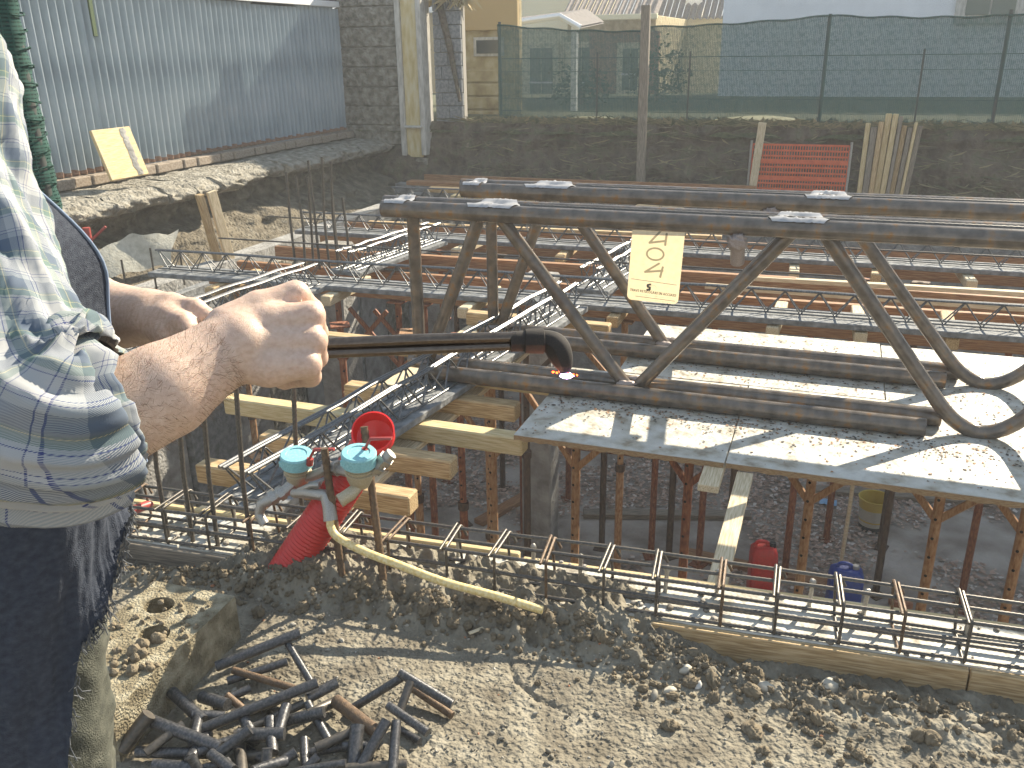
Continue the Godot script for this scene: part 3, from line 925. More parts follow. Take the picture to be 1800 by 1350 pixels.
# ------------------------------------------------------------------ left side: metal shed on a broken concrete ledge
func left_bank() -> void:
	var sh := thing("corrugated_shed", "long grey corrugated metal shed wall on the broken ledge", "shed", V(-6.4, .60, 0))
	var pitch := .09
	var z := -4.9
	for k in 8:
		var s := MB.new()
		var za := z; var zb := z - .88
		s.grid(110, 6, func(a: float, b: float):
			var zz := lerpf(za, zb, a)
			return V(.027 * sin(zz * TAU / pitch) + .006 * (k % 2) + .012 * sin(zz * 1.7 + b * 2.0), lerpf(.0, 1.52, b) + .015 * sin(k * 2.3), zz))
		part("sheet", s.mesh(), M.tin, sh)
		var rs := MB.new()                                   # rusted lower edge
		rs.grid(110, 1, func(a: float, b: float):
			var zz := lerpf(za, zb, a)
			return V(.027 * sin(zz * TAU / pitch) + .006 * (k % 2) + .012 * sin(zz * 1.7) + .003, lerpf(-.005, .035 + .01 * sin(zz * 40.0), b), zz))
		part("rusty_hem", rs.mesh(), M.tin_rust, sh)
		z -= .86
	var back := MB.new()
	back.box(V(-.6, .75, -8.3), V(.9, 1.5, 7.0))
	part("inner_wall", back.mesh(), M.old_concrete, sh)
	var rf := MB.new()
	rf.box(V(-.62, 1.59, -8.3), V(1.3, .05, 7.2), .005, Basis(Vector3.BACK, .06))
	var rp := part("roof", rf.mesh(), M.roof_dark, sh)
	var ed := MB.new()
	ed.box(V(.045, 1.565, -8.3), V(.035, .07, 7.2), .005)
	part("gutter", ed.mesh(), M.white_metal, rp)
	for zz in [-6.75]:
		var s := MB.new()
		s.box(V(.035, 1.34, zz), V(.02, .38, .045), .003)
		part("bracket", s.mesh(), M.leaf, sh)
	# row of bricks under the sheets
	var bw := thing("brick_course", "course of old bricks under the corrugated sheets", "wall", V(-6.36, .50, 0))
	for k in 34:
		var s := MB.new()
		s.box(V(.02 + .012 * ((k * 7) % 3), .045, -5.0 - k * .205), V(.13, .085, .19), .008)
		part("brick", s.mesh(), M.brick, bw)
	var mo := MB.new()
	mo.box(V(-.05, .04, -8.4), V(.16, .09, 7.1))
	part("mortar", mo.mesh(), M.mortar, bw)
	# broken concrete ledge overhanging the cut
	var led := thing("concrete_ledge", "broken overhanging concrete ledge below the metal shed", "ledge", V(-6.1, .35, 0))
	var ln := noise(1.2, 51, 4)
	var nz := 20
	for k in nz:
		var s := MB.new()
		var zc := -4.9 - (k + .5) * .335
		var out: float = .40 + .16 * ln.get_noise_1d(zc * 2.2) + (.10 if zc > -7.6 else 0.0)
		var q := 12
		s.grid(q, 16, func(a: float, b: float):
			var ang := -PI * .5 + PI * b
			var zz := zc + (a - .5) * .33
			var w := .5 * ln.get_noise_3d(zz * 3, cos(ang) * 2, sin(ang) * 2)
			return V(-.25 + (out + .25) * pow(max(cos(ang), 0.0), .5) * (1 + .25 * w), .10 * sin(ang) * (1 + .35 * w) + .035 + .012 * w, zz))
		for e in [0, 1]:
			var f := []
			for b in 17: f.push_back(s.v[b * (q + 1) + e * q])
			if e == 0: f.reverse()
			s.face(f)
		part("slab_piece", s.mesh(), M.old_concrete, led)
	# the cut face below the ledge
	var cut := MB.new()
	cut.grid(140, 40, func(a: float, b: float):
		var zz := lerpf(-2.2, -11.2, a); var y := lerpf(-.4, .45, b)
		var x := lerpf(-4.95, -5.62, smoothstep(0.0, .42, b)) - .36 * smoothstep(.4, .6, b) + .16 * ln.get_noise_2d(zz * 1.4, y * 2.5) + .05 * ln.get_noise_2d(zz * 7, y * 7)
		return V(x, y, zz))
	struct("terrain", cut.mesh(), M.cut)
	# square yellow panel leaning on the shed
	var pan := thing("insulation_panel", "pale yellow square panel with a grey smear leaning on the metal shed", "panel", V(-5.99, .56, -6.41), PI * .5)
	var pb := Basis(Vector3.RIGHT, -.32)
	var p1 := MB.new()
	p1.box(V(0, .22, 0), V(.46, .44, .03), .004, pb)
	part("board", p1.mesh(), M.wood_yellow, pan)
	var p2 := MB.new()
	var pn := noise(9.0, 5, 2)
	p2.grid(4, 24, func(a: float, b: float): return V(0, .22, 0) + pb * (V(.09 + a * (.07 + .02 * pn.get_noise_1d(b * 2)) + .02 * pn.get_noise_1d(b * 3 + 9), lerpf(-.21, .21, b), .018 + .004 * sin(PI * a))))
	part("mortar_smear", p2.mesh(), M.concrete, pan)
	# props and timbers shoring the ledge
	var rp2 := thing("shoring_prop", "red steel prop with a crossbar shoring the ledge, behind the man", "prop", V(-5.55, -.4, -5.45))
	var ps := MB.new()
	ps.rod(V(0, 0, 0), V(0, .72, 0), .03, 10)
	part("tube", ps.mesh(), M.red_paint, rp2)
	var pc := MB.new()
	pc.tube([V(.03, .5, .0), V(.13, .52, .05)], .012, 6)
	pc.tube([V(0, .6, 0), V(-.09, .74, .06)], .012, 6)
	pc.tube([V(0, .6, 0), V(.12, .72, -.08)], .012, 6)
	part("crossbar", pc.mesh(), M.red_paint, rp2)
	var wb := MB.new()
	wb.box(V(0, .32, 0), V(.09, .72, .035), .004)
	solo("shoring_board", wb.mesh(), M.wood_pale_up, V(-5.1, -.2, -6.6), Basis(Vector3.UP, 1.3) * Basis(Vector3.BACK, .17), "pale board propped slanting under the concrete ledge", "board")
	var wb2 := MB.new()
	wb2.box(V(0, .32, 0), V(.05, .68, .07), .004)
	solo("shoring_board", wb2.mesh(), M.wood_up, V(-5.17, -.2, -6.52), Basis(Vector3.UP, 1.3) * Basis(Vector3.BACK, .17), "brown timber standing behind the slanting pale board", "board")
	# canvas sheet hung on short bars
	var tp := thing("canvas_sheet", "beige canvas sheet draped over short bars below the ledge", "sheet", V(-5.25, 0, -5.3))
	var cs := MB.new()
	cs.grid(40, 14, func(a: float, b: float):
		var u := a * 1.15
		var peak = .07 * abs(sin(a * PI * 2.0 + .5)) + .07 * a
		return V(-.25 + u * .35, lerpf(-.03, .14 + peak, b) + .01 * sin(a * 31.0 + b * 6.0), .55 - u * .95 - .10 * b + .03 * sin(a * 13.0 + b * 4.0)))
	part("cloth", cs.mesh(), M.canvas, tp)
	for k in 5:
		var s := MB.new()
		s.rod(V(.02 + k * .09, -.15, .5 - k * .22), V(.02 + k * .09, .14 + .05 * (k % 2), .5 - k * .22), .008, 6)
		part("bar", s.mesh(), M.rebar, tp)
	# tall starter bars of a column
	for k in 8:
		var s := MB.new()
		var hh: float = [.78, .72, .76, .86, .84, .90, .62, .58][k]
		ribbed(s, [V(0, 0, 0), V(.015 * sin(k), hh * .5, .01 * cos(k * 2.0)), V(.02 * sin(k * 1.7), hh, 0)], .011)
		solo("starter_bar", s.mesh(), M.rebar, V([-4.02, -3.95, -3.90, -3.86, -3.78, -3.72, -3.80, -3.62][k], -.05, [-6.0, -6.15, -5.95, -6.1, -6.25, -6.02, -6.3, -6.15][k]), Basis.IDENTITY, "%s tall upright bar from the man in the cluster by the left bank" % nth(k), "rebar", "tall starter bars by the left bank")
	# green net wrapped round a pole behind the man
	var np := thing("net_pole", "pole wrapped in dark green netting standing behind the man", "pole", V(-2.235, 0, -2.06))
	var pl := MB.new()
	pl.rod(V(0, -.05, 0), V(0, 2.6, 0), .024, 10)
	part("pole", pl.mesh(), M.netpost, np)
	var nn := MB.new()
	nn.grid(28, 90, func(a: float, b: float):
		var an := a * TAU * 1.15
		var rr := .042 + .008 * sin(an * 2.0 + b * 9.0) + .010 * a + .004 * sin(b * 190.0)
		return V(cos(an) * rr - .02, .05 + b * 2.4, sin(an) * rr))
	for i in nn.uv.size(): nn.uv[i] = Vector2(nn.uv[i].x * 1.2, nn.uv[i].y * 7.0)
	part("net", nn.mesh(), M.net_post, np)
	for k in 46:
		var s := MB.new()
		var rg := []
		for j in 13:
			var an := TAU * j / 12.0
			rg.push_back(V(cos(an) * .053 - .018, .3 + k * .047 + .006 * sin(an * 2 + k), sin(an) * .050))
		s.tube(rg, .0028, 4, false)
		part("strand", s.mesh(), M.net_post, np)

# steel bar with raised ribs
func ribbed(s: MB, pts: Array, r: float, step := .008, sides := 6) -> void:
	var p := []; var rr := []
	for k in pts.size() - 1:
		var a: Vector3 = pts[k]; var b: Vector3 = pts[k + 1]
		var n: int = max(2, int(a.distance_to(b) / step))
		for q in n:
			p.push_back(a.lerp(b, float(q) / n))
			rr.push_back(r * (1.0 if p.size() % 2 == 0 else .86))
	p.push_back(pts[-1]); rr.push_back(r)
	s.tube(p, rr, sides)

# ------------------------------------------------------------------ formwork
func timber(called: String, size: Vector3, m: Material, at: Vector3, bs: Basis, label: String, cat := "timber", group := "") -> MeshInstance3D:
	var s := MB.new()
	s.box(Vector3.ZERO, size, min(size.y, size.z) * .08)
	for i in s.v.size():                                     # sawn timber is never quite straight
		var p := s.v[i]
		s.v[i] = p + V(0, .004 * sin(p.x * 2.1 + at.z * 9.0), .004 * sin(p.x * 1.7 + at.x * 5.0))
	return solo(called, s.mesh(), m, at, bs, label, cat, group)

# plank with lattice girders on it; runs along local x from 0 to len
func joist(a: Vector3, b: Vector3, wide: float, girders: int, label: String, m: Material) -> void:
	var d := b - a
	var ln := d.length()
	var o := thing("lattice_joist", label, "joist", a, -atan2(d.z, d.x), "lattice joists laid on the props")
	var s := MB.new()
	s.box(V(ln * .5, -.018, 0), V(ln, .036, wide), .004)
	for i in s.v.size(): s.v[i].y += .003 * sin(s.v[i].x * 3.0)
	part("plank", s.mesh(), m, o)
	var top := .145
	for g in girders:
		var z := (g - (girders - 1) * .5) * wide * .42
		for e in [-1, 1]:
			var bar := MB.new()
			var pts := []
			for k in 14: pts.push_back(V(ln * k / 13.0, top + .004 * sin(k * 1.9 + g), z + e * .009 + .003 * sin(k * 2.7)))
			bar.tube(pts, .0075, 6)
			part("top_bar", bar.mesh(), M.wire, o)
		for e in [-1, 1]:
			var bar := MB.new()
			bar.rod(V(.02, .010, z + e * .035), V(ln - .02, .010, z + e * .035), .005, 5)
			part("bottom_bar", bar.mesh(), M.wire, o)
			var w := MB.new()
			var n := int(ln / .1)
			var zz := []
			for k in n + 1:
				zz.push_back(V(.02 + k * (ln - .04) / n, top - .004 if k % 2 == 0 else .008, z + e * (.008 if k % 2 == 0 else .036)))
			w.tube(fillet(zz, .012, 2), .0046, 5)
			part("lattice_wire", w.mesh(), M.wire, o)

func formwork() -> void:
	# plywood sheets
	var sheets := [[-1.19, -.30, -3.28, -4.18, "plywood sheet under the near beam, nearest to the torch"], [-.295, .95, -3.28, -4.18, "plywood sheet carrying the loop of the near beam"], [.955, 2.3, -3.27, -4.18, "plywood sheet at the far right under the near beam"], [-.95, .32, -4.186, -5.06, "plywood sheet under the far beam, nearest to the card"], [.325, 1.55, -4.186, -5.04, "plywood sheet carrying the loop of the far beam"], [1.555, 2.7, -4.186, -5.03, "plywood sheet at the far right under the far beam"]]
	for k in sheets.size():
		var q: Array = sheets[k]
		var o := thing("plywood_sheet", q[4], "plywood", V((q[0] + q[1]) * .5, DECK - .0105 + .0015 * (k % 2), (q[2] + q[3]) * .5), 0, "plywood sheets of the deck")
		var s := MB.new()
		s.box(Vector3.ZERO, V(q[1] - q[0], .021, q[2] - q[3]), .002)
		part("board", s.mesh(), M.ply, o)
		var e := MB.new()
		e.grid(60, 2, func(a: float, b: float): return V(lerpf(-.5, .5, a) * (q[1] - q[0] - .004), lerpf(-.014, .0085, b) + .003 * sin(a * 83.0) * (1 - b), (q[2] - q[3]) * .5 + .003))
		part("edge", e.mesh(), M.ply_edge, o)
	# rust scale and mortar crumbs scattered over the sheets
	var fk := MB.new()
	fk.face([V(-.5, 0, -.3), V(.4, .15, -.5), V(.5, 0, .4), V(-.3, .2, .5)])
	var xf := []; var cl := []
	for k in 4200:
		var x := rng.randf_range(-1.17, 2.2)
		var z: float = rng.randf_range(-5.0, -3.3)
		if rng.randf() < .6: z = -3.70 + rng.randfn() * .07 if rng.randf() < .7 else -4.36 + rng.randfn() * .07
		if x < -.93 and z < -4.17: continue
		z = clamp(z, -5.0, -3.3)
		var s := rng.randf_range(.004, .013)
		xf.push_back(Transform3D(Basis(Vector3.UP, rng.randf() * TAU).scaled(V(s, s, s)), V(x, DECK + .003, z)))
		cl.push_back([C(.10, .06, .035), C(.30, .14, .05), C(.05, .045, .04), C(.45, .40, .33)][rng.randi() % 4])
	tag(many("rust_flakes", fk.mesh(), M.pebble, xf, self, cl), "rust flakes and crumbs scattered on the plywood deck", "flakes", "", "stuff")
	# lattice joists
	joist(V(-1.93, DECK, -2.36), V(-1.55, DECK, -5.34), .28, 2, "lattice joist running away beside the water meters", M.plank_grey)
	joist(V(-1.52, DECK, -5.74), V(-1.36, DECK, -7.02), .28, 2, "short lattice joist running away behind the white card", M.plank_grey)
	joist(V(-3.66, DECK, -3.6), V(-3.46, DECK, -5.34), .28, 2, "lattice joist running away just above the man's hands", M.plank_grey)
	joist(V(-3.42, DECK, -5.74), V(-3.26, DECK, -7.02), .28, 2, "short lattice joist beyond the cluster of upright bars", M.plank_grey)
	joist(V(-4.85, DECK, -5.40), V(2.9, DECK, -5.62), .27, 1, "long lattice joist crossing just behind the plywood deck", M.plank_grey)
	joist(V(-4.7, DECK, -7.18), V(3.4, DECK, -7.28), .27, 1, "long lattice joist crossing second behind the deck", M.plank_grey)
	joist(V(-4.6, DECK, -8.85), V(4.0, DECK, -8.95), .27, 1, "long lattice joist crossing farthest back near the bank", M.plank_grey)
	# square timbers under the joist beside the meters
	var tl := [[-2.72, -2.38, -1.40, "nearest to the soil"], [-3.06, -2.30, -1.38, "second from the soil"], [-3.38, -2.74, -1.17, "running to the corner of the plywood"], [-3.73, -2.26, -1.33, "just in front of the end of the near beam"], [-4.45, -2.90, -1.86, "behind the torch pipe"], [-5.14, -2.17, -1.22, "under the feet of the far beam"], [-4.1, -1.75, -.9, "between the two lower tubes of the near beam"]]
	for k in tl.size():
		var q: Array = tl[k]
		timber("square_timber", V(q[2] - q[1], .085, .085), [M.wood, M.wood, M.wood_yellow, M.wood][k % 4], V((q[1] + q[2]) * .5, -.036, q[0]), Basis(Vector3.UP, .02 * sin(k * 2.0)), "square timber under the lattice joist, %s" % q[3], "timber", "square timbers under the near joist")
	for k in 2:
		timber("stringer_board", V(3.3, .03, .15), M.wood_pale, V([-1.72, -2.12][k], -.096, -3.75), Basis(Vector3.UP, PI * .5 - .03), ["pale stringer board under the square timbers, on the plywood side", "pale stringer board under the square timbers, on the man's side"][k], "board", "stringers under the square timbers")
	# timbers that stick out towards us under the crossing joists
	var te := [[-4.2, -5.45], [-3.27, -5.5], [-2.23, -5.5], [-1.25, -5.6], [-.26, -5.68], [.22, -5.72], [.74, -5.76], [1.3, -5.76], [-3.0, -7.2], [-2.1, -7.2], [-1.2, -7.2], [-.24, -7.2], [.36, -7.25], [.98, -7.25], [1.6, -7.25]]
	for k in te.size():
		var q: Array = te[k]
		var row := "first" if q[1] > -6.5 else "second"
		timber("bearer_timber", V(.62, .07, .075), M.wood_pale if k % 3 else M.wood, V(q[0], -.030, q[1]), Basis(Vector3.UP, PI * .5 + .05 * sin(k * 3.0)), "timber end sticking out under the %s crossing joist, %s in its row" % [row, nth(k if k < 8 else k - 8)], "timber", "bearer timbers under the crossing joists")
	# orange beams on the props
	var zs := [-5.92, -6.35, -6.85, -7.65, -8.2, -9.2]
	for k in zs.size():
		timber("orange_beam", V(7.6, .125 if k % 2 == 0 else .10, .06), M.wood_orange, V(-1.0, -.13, zs[k]), Basis(Vector3.UP, .012 * sin(k * 2.0)), "orange formwork beam on the props, %s behind the plywood deck" % nth(k), "beam", "orange formwork beams")
	# thin rails lying over the beams
	for k in 4:
		timber("batten", V(3.4, .03, .06), [M.wood_pale, M.wood_orange, M.wood_pale, M.wood][k], V([.9, -1.9, 1.2, -2.6][k], .005 + .003 * k, [-6.25, -6.55, -6.62, -7.85][k]), Basis(Vector3.UP, .02 * k), "thin batten lying across the site between the crossing joists, %s from us" % nth(k), "batten", "thin battens")
	# plank bridging the gap, with a short end beside it
	timber("bridging_plank", V(.86, .022, .062), M.wood_pale, V(-.215, .012, -2.84), Basis(Vector3.UP, PI * .5), "long white plank bridging from the cage to the plywood", "plank")
	timber("plank_end", V(.5, .03, .08), M.wood_pale, V(-.335, .008, -3.36), Basis(Vector3.UP, PI * .5), "short white plank end beside the bridging plank", "plank")
	# bars lying left behind the man
	for k in 3:
		var s := MB.new()
		ribbed(s, [V(-2.4, 0, 0), V(0, .01, .02), V(2.4, 0, -.03)], .007, .02)
		solo("loose_bar", s.mesh(), M.rebar, V([-2.2, -2.4, .4][k], .215, [-5.86, -6.75, -6.78][k]), Basis(Vector3.UP, [.01, -.02, .015][k]), "loose steel bar lying across the lattice joists, %s from us" % nth(k), "rebar", "loose bars on the joists")

# ------------------------------------------------------------------ steel props
var prop_tube: ArrayMesh
var prop_sleeve: ArrayMesh
var prop_holes: ArrayMesh
var prop_brace: ArrayMesh
var prop_collar: ArrayMesh

func prop(x: float, z: float, top: float, m: Material, fork: bool, label: String, group: String, turn := 0.0) -> void:
	var o := thing("steel_prop", label, "prop", V(x, FLOOR, z), turn, group)
	var h := top - FLOOR
	part("inner_tube", prop_tube, m, o, V(0, h - 1.5, 0))
	part("outer_tube", prop_sleeve, m, o)
	part("collar", prop_collar, M.prop_dark, o, V(0, 1.3, 0))
	part("pin_holes", prop_holes, M.hole, o, V(0, h - 1.5, 0))
	var hd := MB.new()
	hd.box(V(0, h - .006, 0), V(.13, .012, .13), .002)
	part("plate", hd.mesh(), m, o)
	var ft := MB.new()
	ft.box(V(0, .006, 0), V(.13, .012, .13), .002)
	part("foot_plate", ft.mesh(), m, o)
	if fork:
		for s in [-1, 1]:
			part("brace", prop_brace, m, o, V(0, h - .56, 0), Basis(Vector3.UP, 0.0 if s > 0 else PI))

func props() -> void:
	var a := MB.new(); a.rod(V(0, 0, 0), V(0, 1.5, 0), .024, 12); prop_tube = a.mesh()
	var b := MB.new(); b.rod(V(0, 0, 0), V(0, 1.3, 0), .029, 12); prop_sleeve = b.mesh()
	var c := MB.new()
	for k in 13:
		for s in [-1, 1]:
			c.lathe(V(0, .12 + k * .105, s * .0235), V(0, 0, s), [Vector2(.0, .002), Vector2(.0075, .002), Vector2(.0075, -.002)], 8)
	prop_holes = c.mesh()
	var d := MB.new(); d.box(V(.22, .24, 0), V(.62, .035, .02), .003, Basis(Vector3.BACK, .82)); prop_brace = d.mesh()
	var e := MB.new(); e.lathe(Vector3.ZERO, Vector3.UP, [Vector2(.03, -.03), Vector2(.038, -.028), Vector2(.038, .028), Vector2(.025, .03)], 12); prop_collar = e.mesh()
	var front := [[-1.67, "under the cut corner left of the plywood"], [-1.18, "under the left edge of the plywood"], [-.566, "second from the left under the plywood"], [.043, "behind the red canister under the plywood"], [.631, "right of the blue canister under the plywood"], [1.0, "at the far right under the plywood"]]
	for k in front.size():
		prop(front[k][0], -4.25, -.01, M.prop_tan if k != 2 else M.prop, true, "rusty fork-headed prop %s" % front[k][1], "fork-headed props under the plywood", -.35)
	var l := [[-3.61, -5.92, 1], [-3.08, -5.92, 1], [-4.56, -5.92, 0], [-2.86, -5.92, 0], [-2.04, -5.92, 0], [-1.3, -5.92, 0]]
	for k in l.size():
		prop(l[k][0], l[k][1], -.2, [M.prop, M.prop, M.prop_tan, M.prop, M.prop_dark, M.prop_tan][k], true, "red-brown fork-headed prop under the first orange beam, %s from the left bank" % nth([1, 2, 0, 3, 4, 5][k]), "props under the first orange beam")
	var mid := [[-2.19, -5.0], [-1.87, -4.7], [-2.53, -5.0], [-3.05, -5.0], [-2.30, -3.9], [-2.35, -3.1]]
	for k in mid.size():
		prop(mid[k][0], mid[k][1], -.12, [M.prop, M.prop_tan, M.prop_tan, M.prop, M.prop_tan, M.prop_tan][k], false, "slim brown prop under the square timbers, %s counted from the deck" % nth(k), "slim props under the square timbers", .2 * k)
	var deep := [[-1.65, -6.85, 2], [-1.20, -6.85, 0], [-1.05, -6.9, 2], [-.78, -6.85, 0], [-.54, -6.85, 2], [-.06, -6.85, 0], [.665, -6.85, 2], [1.29, -6.85, 0], [1.75, -6.6, 2], [-2.4, -6.85, 0], [-3.0, -6.85, 2], [-3.5, -7.65, 0], [-2.9, -7.65, 2], [-2.2, -7.65, 0], [.26, -7.65, 0], [.72, -7.65, 2]]
	for k in deep.size():
		prop(deep[k][0], deep[k][1], -.2, M.prop if deep[k][2] == 0 else M.prop_dark, false, "dark slim prop deep in the basement, number %s of the back rows" % nth(k), "slim props deep in the basement", k * .4)

# ------------------------------------------------------------------ the two steel trusses
func truss(called: String, label: String, at: Vector3, web: Array, lower: Array, upper: Array, wraps: Array) -> void:
	var o := thing(called, label, "truss", at, 0, "tubular steel truss beams")
	var cr := .040
	var wr := .031
	for s in [-1, 1]:
		var z: float = -s * (cr + wr - .002)
		var lo := MB.new()
		lo.tube([V(lower[0] + (.0 if s > 0 else .13), cr, z), V(lower[1] - .07 * (0 if s > 0 else 1), cr, z)], cr, 24)
		part("lower_chord", lo.mesh(), M.steel, o)
		var up := MB.new()
		up.tube([V(upper[0] + (.0 if s > 0 else .06), .845, z), V(upper[1], .845, z)], cr, 24)
		part("upper_chord", up.mesh(), M.steel, o)
	# a ribbed bar lies in the groove between the upper tubes
	var rb := MB.new()
	ribbed(rb, [V(upper[0] + .75, .872, -.012), V(upper[1], .872, -.012)], .012, .012)
	part("ribbed_bar", rb.mesh(), M.rebar, o)
	var w0 := MB.new()
	w0.rod(V(web[0], .05, 0), V(web[0], .84, 0), wr, 18)
	part("end_post", w0.mesh(), M.steel, o)
	var p := []
	for q in web[1]: p.push_back(V(q[0], q[1], 0))
	var wb := MB.new()
	wb.tube(bends(web[1]), wr, 18)
	part("web", wb.mesh(), M.steel, o)
	# weld lumps where web and chords meet
	for q in web[1]:
		if q[1] < 0.0: continue
		for s in [-1, 1]:
			var l := MB.new()
			blob(l, V(q[0] + .02 * s, .075 if q[1] < .4 else .815, -s * .036), V(.05, .018, .02), 10, int(q[0] * 100) + s)
			part("weld", l.mesh(), M.weld, o)
	for q in wraps:                                          # tape and film left on the upper tubes
		var l := MB.new()
		var wn := noise(9.0, int(q[0] * 50) + 7, 3)
		l.grid(26, 16, func(a: float, b: float):
			var x: float = q[0] + (a - .5) * q[1] * (1.0 + .25 * sin(b * 5.0))
			var z := lerpf(.100, -.100, b)
			var dz: float = abs(abs(z) - (cr + wr - .002))
			var y = sqrt(max(.0, .0435 * .0435 - dz * dz))
			if abs(z) < cr + wr: y = max(y, .030 + .006 * sin(a * 9.0))
			return V(x, .845 + y + .010 * max(0.0, wn.get_noise_2d(a * 7, b * 4)) * sin(PI * a) + .001, z))
		part("film_wrap", l.mesh(), M.plastic_film, o)

# web path: each point may name the size of its bend
func bends(web: Array) -> Array:
	var o := [V(web[0][0], web[0][1], 0)]
	for k in range(1, web.size() - 1):
		var p := V(web[k][0], web[k][1], 0)
		var r: float = web[k][2] if web[k].size() > 2 else .09
		var a: Vector3 = V(web[k - 1][0], web[k - 1][1], 0) - p
		var b: Vector3 = V(web[k + 1][0], web[k + 1][1], 0) - p
		for s in 13:
			var t := s / 12.0
			o.push_back((p + a.normalized() * r).lerp(p, t).lerp(p.lerp(p + b.normalized() * r, t), t))
	o.push_back(V(web[-1][0], web[-1][1], 0))
	return o

func blob(s: MB, c: Vector3, r: Vector3, n: int, sd: int) -> void:
	var f := noise(1.6, sd, 3)
	s.grid(n, n, func(a: float, b: float):
		var t: float = a * TAU; var u: float = (b - .5) * PI
		var d := V(cos(t) * cos(u), sin(u), sin(t) * cos(u))
		return c + d * r * (1.0 + .45 * f.get_noise_3dv(d * 1.5)))

func trusses() -> void:
	var y0 := DECK + .002
	truss("steel_truss", "near tubular steel truss beam with looped web under the torch", V(0, y0, -3.86), [-1.90, [[-1.86, .06], [-1.52, .90, .12], [-.805, .02, .07], [-.085, .90, .12], [.68, -.10, .30], [1.42, .90, .12], [2.1, .02]]], [-1.99, .53], [-2.08, 2.3], [[-1.47, .20], [-.13, .20], [-1.95, .10]])
	truss("steel_truss", "far tubular steel truss beam with rust streaks behind the card", V(0, y0, -4.50), [-1.745, [[-1.71, .06], [-1.40, .90, .12], [-.74, .02, .07], [-.03, .90, .12], [.78, -.10, .30], [1.55, .90, .12], [2.2, .02]]], [-1.86, .66], [-1.94, 2.5], [[-1.40, .22], [-.03, .18], [-1.82, .09]])
	# weld balls left on the front tubes
	for q in [[V(-.362, .835, -3.765), "round weld ball on the near beam's upper tube"], [V(-.28, .845, -4.405), "round weld ball on the far beam's upper tube"]]:
		var s := MB.new()
		blob(s, Vector3.ZERO, V(.040, .036, .03), 18, 5)
		s.rod(V(0, -.02, -.02), V(0, -.10, -.06), .03, 12)
		solo("weld_ball", s.mesh(), M.weld, q[0], Basis.IDENTITY, q[1], "weld", "weld balls on the beams")
	# the card wired to the far beam
	var c := thing("delivery_card", "cream card with grey figures and small print hanging on the far beam", "card", V(-.812, .625, -4.375), 0)
	c.rotation = Vector3(-.06, .03, -.035)
	var s := MB.new()
	var w := .262; var h := .485; var r := .025
	var o := []
	for k in 4:
		var cx := (w * .5 - r) * (1 if k in [0, 3] else -1)
		var cy := (h * .5 - r) * (1 if k in [0, 1] else -1)
		for j in 5:
			var a := (k + j / 4.0) * PI * .5
			o.push_back(V(cx + r * cos(a), cy + r * sin(a), .002))
	s.face(o)
	for i in s.v.size(): s.uv[i] = Vector2(s.v[i].x / w + .5, .5 - s.v[i].y / h)
	part("print", s.mesh(), M.tag, c)
	var tm := TextMesh.new()
	tm.text = "TRAVI RETICOLARI IN ACCIAIO"
	var fnt := SystemFont.new()
	fnt.font_names = PackedStringArray(["Droid Sans"])
	fnt.font_weight = 700
	tm.font = fnt
	tm.font_size = 17
	tm.pixel_size = .00095
	tm.depth = .0006
	part("lettering", tm, M.black_plastic, c, V(.0, -.195, .0028), Basis(Vector3.BACK, -.03))
	var wr := MB.new()
	wr.tube([V(-.004, .20, .004), V(-.004, .245, .006), V(.0, .27, -.04)], .0012, 5)
	wr.tube([V(.006, .20, .004), V(.006, .245, .006), V(.0, .27, -.04)], .0012, 5)
	part("wire", wr.mesh(), M.netpost, c)

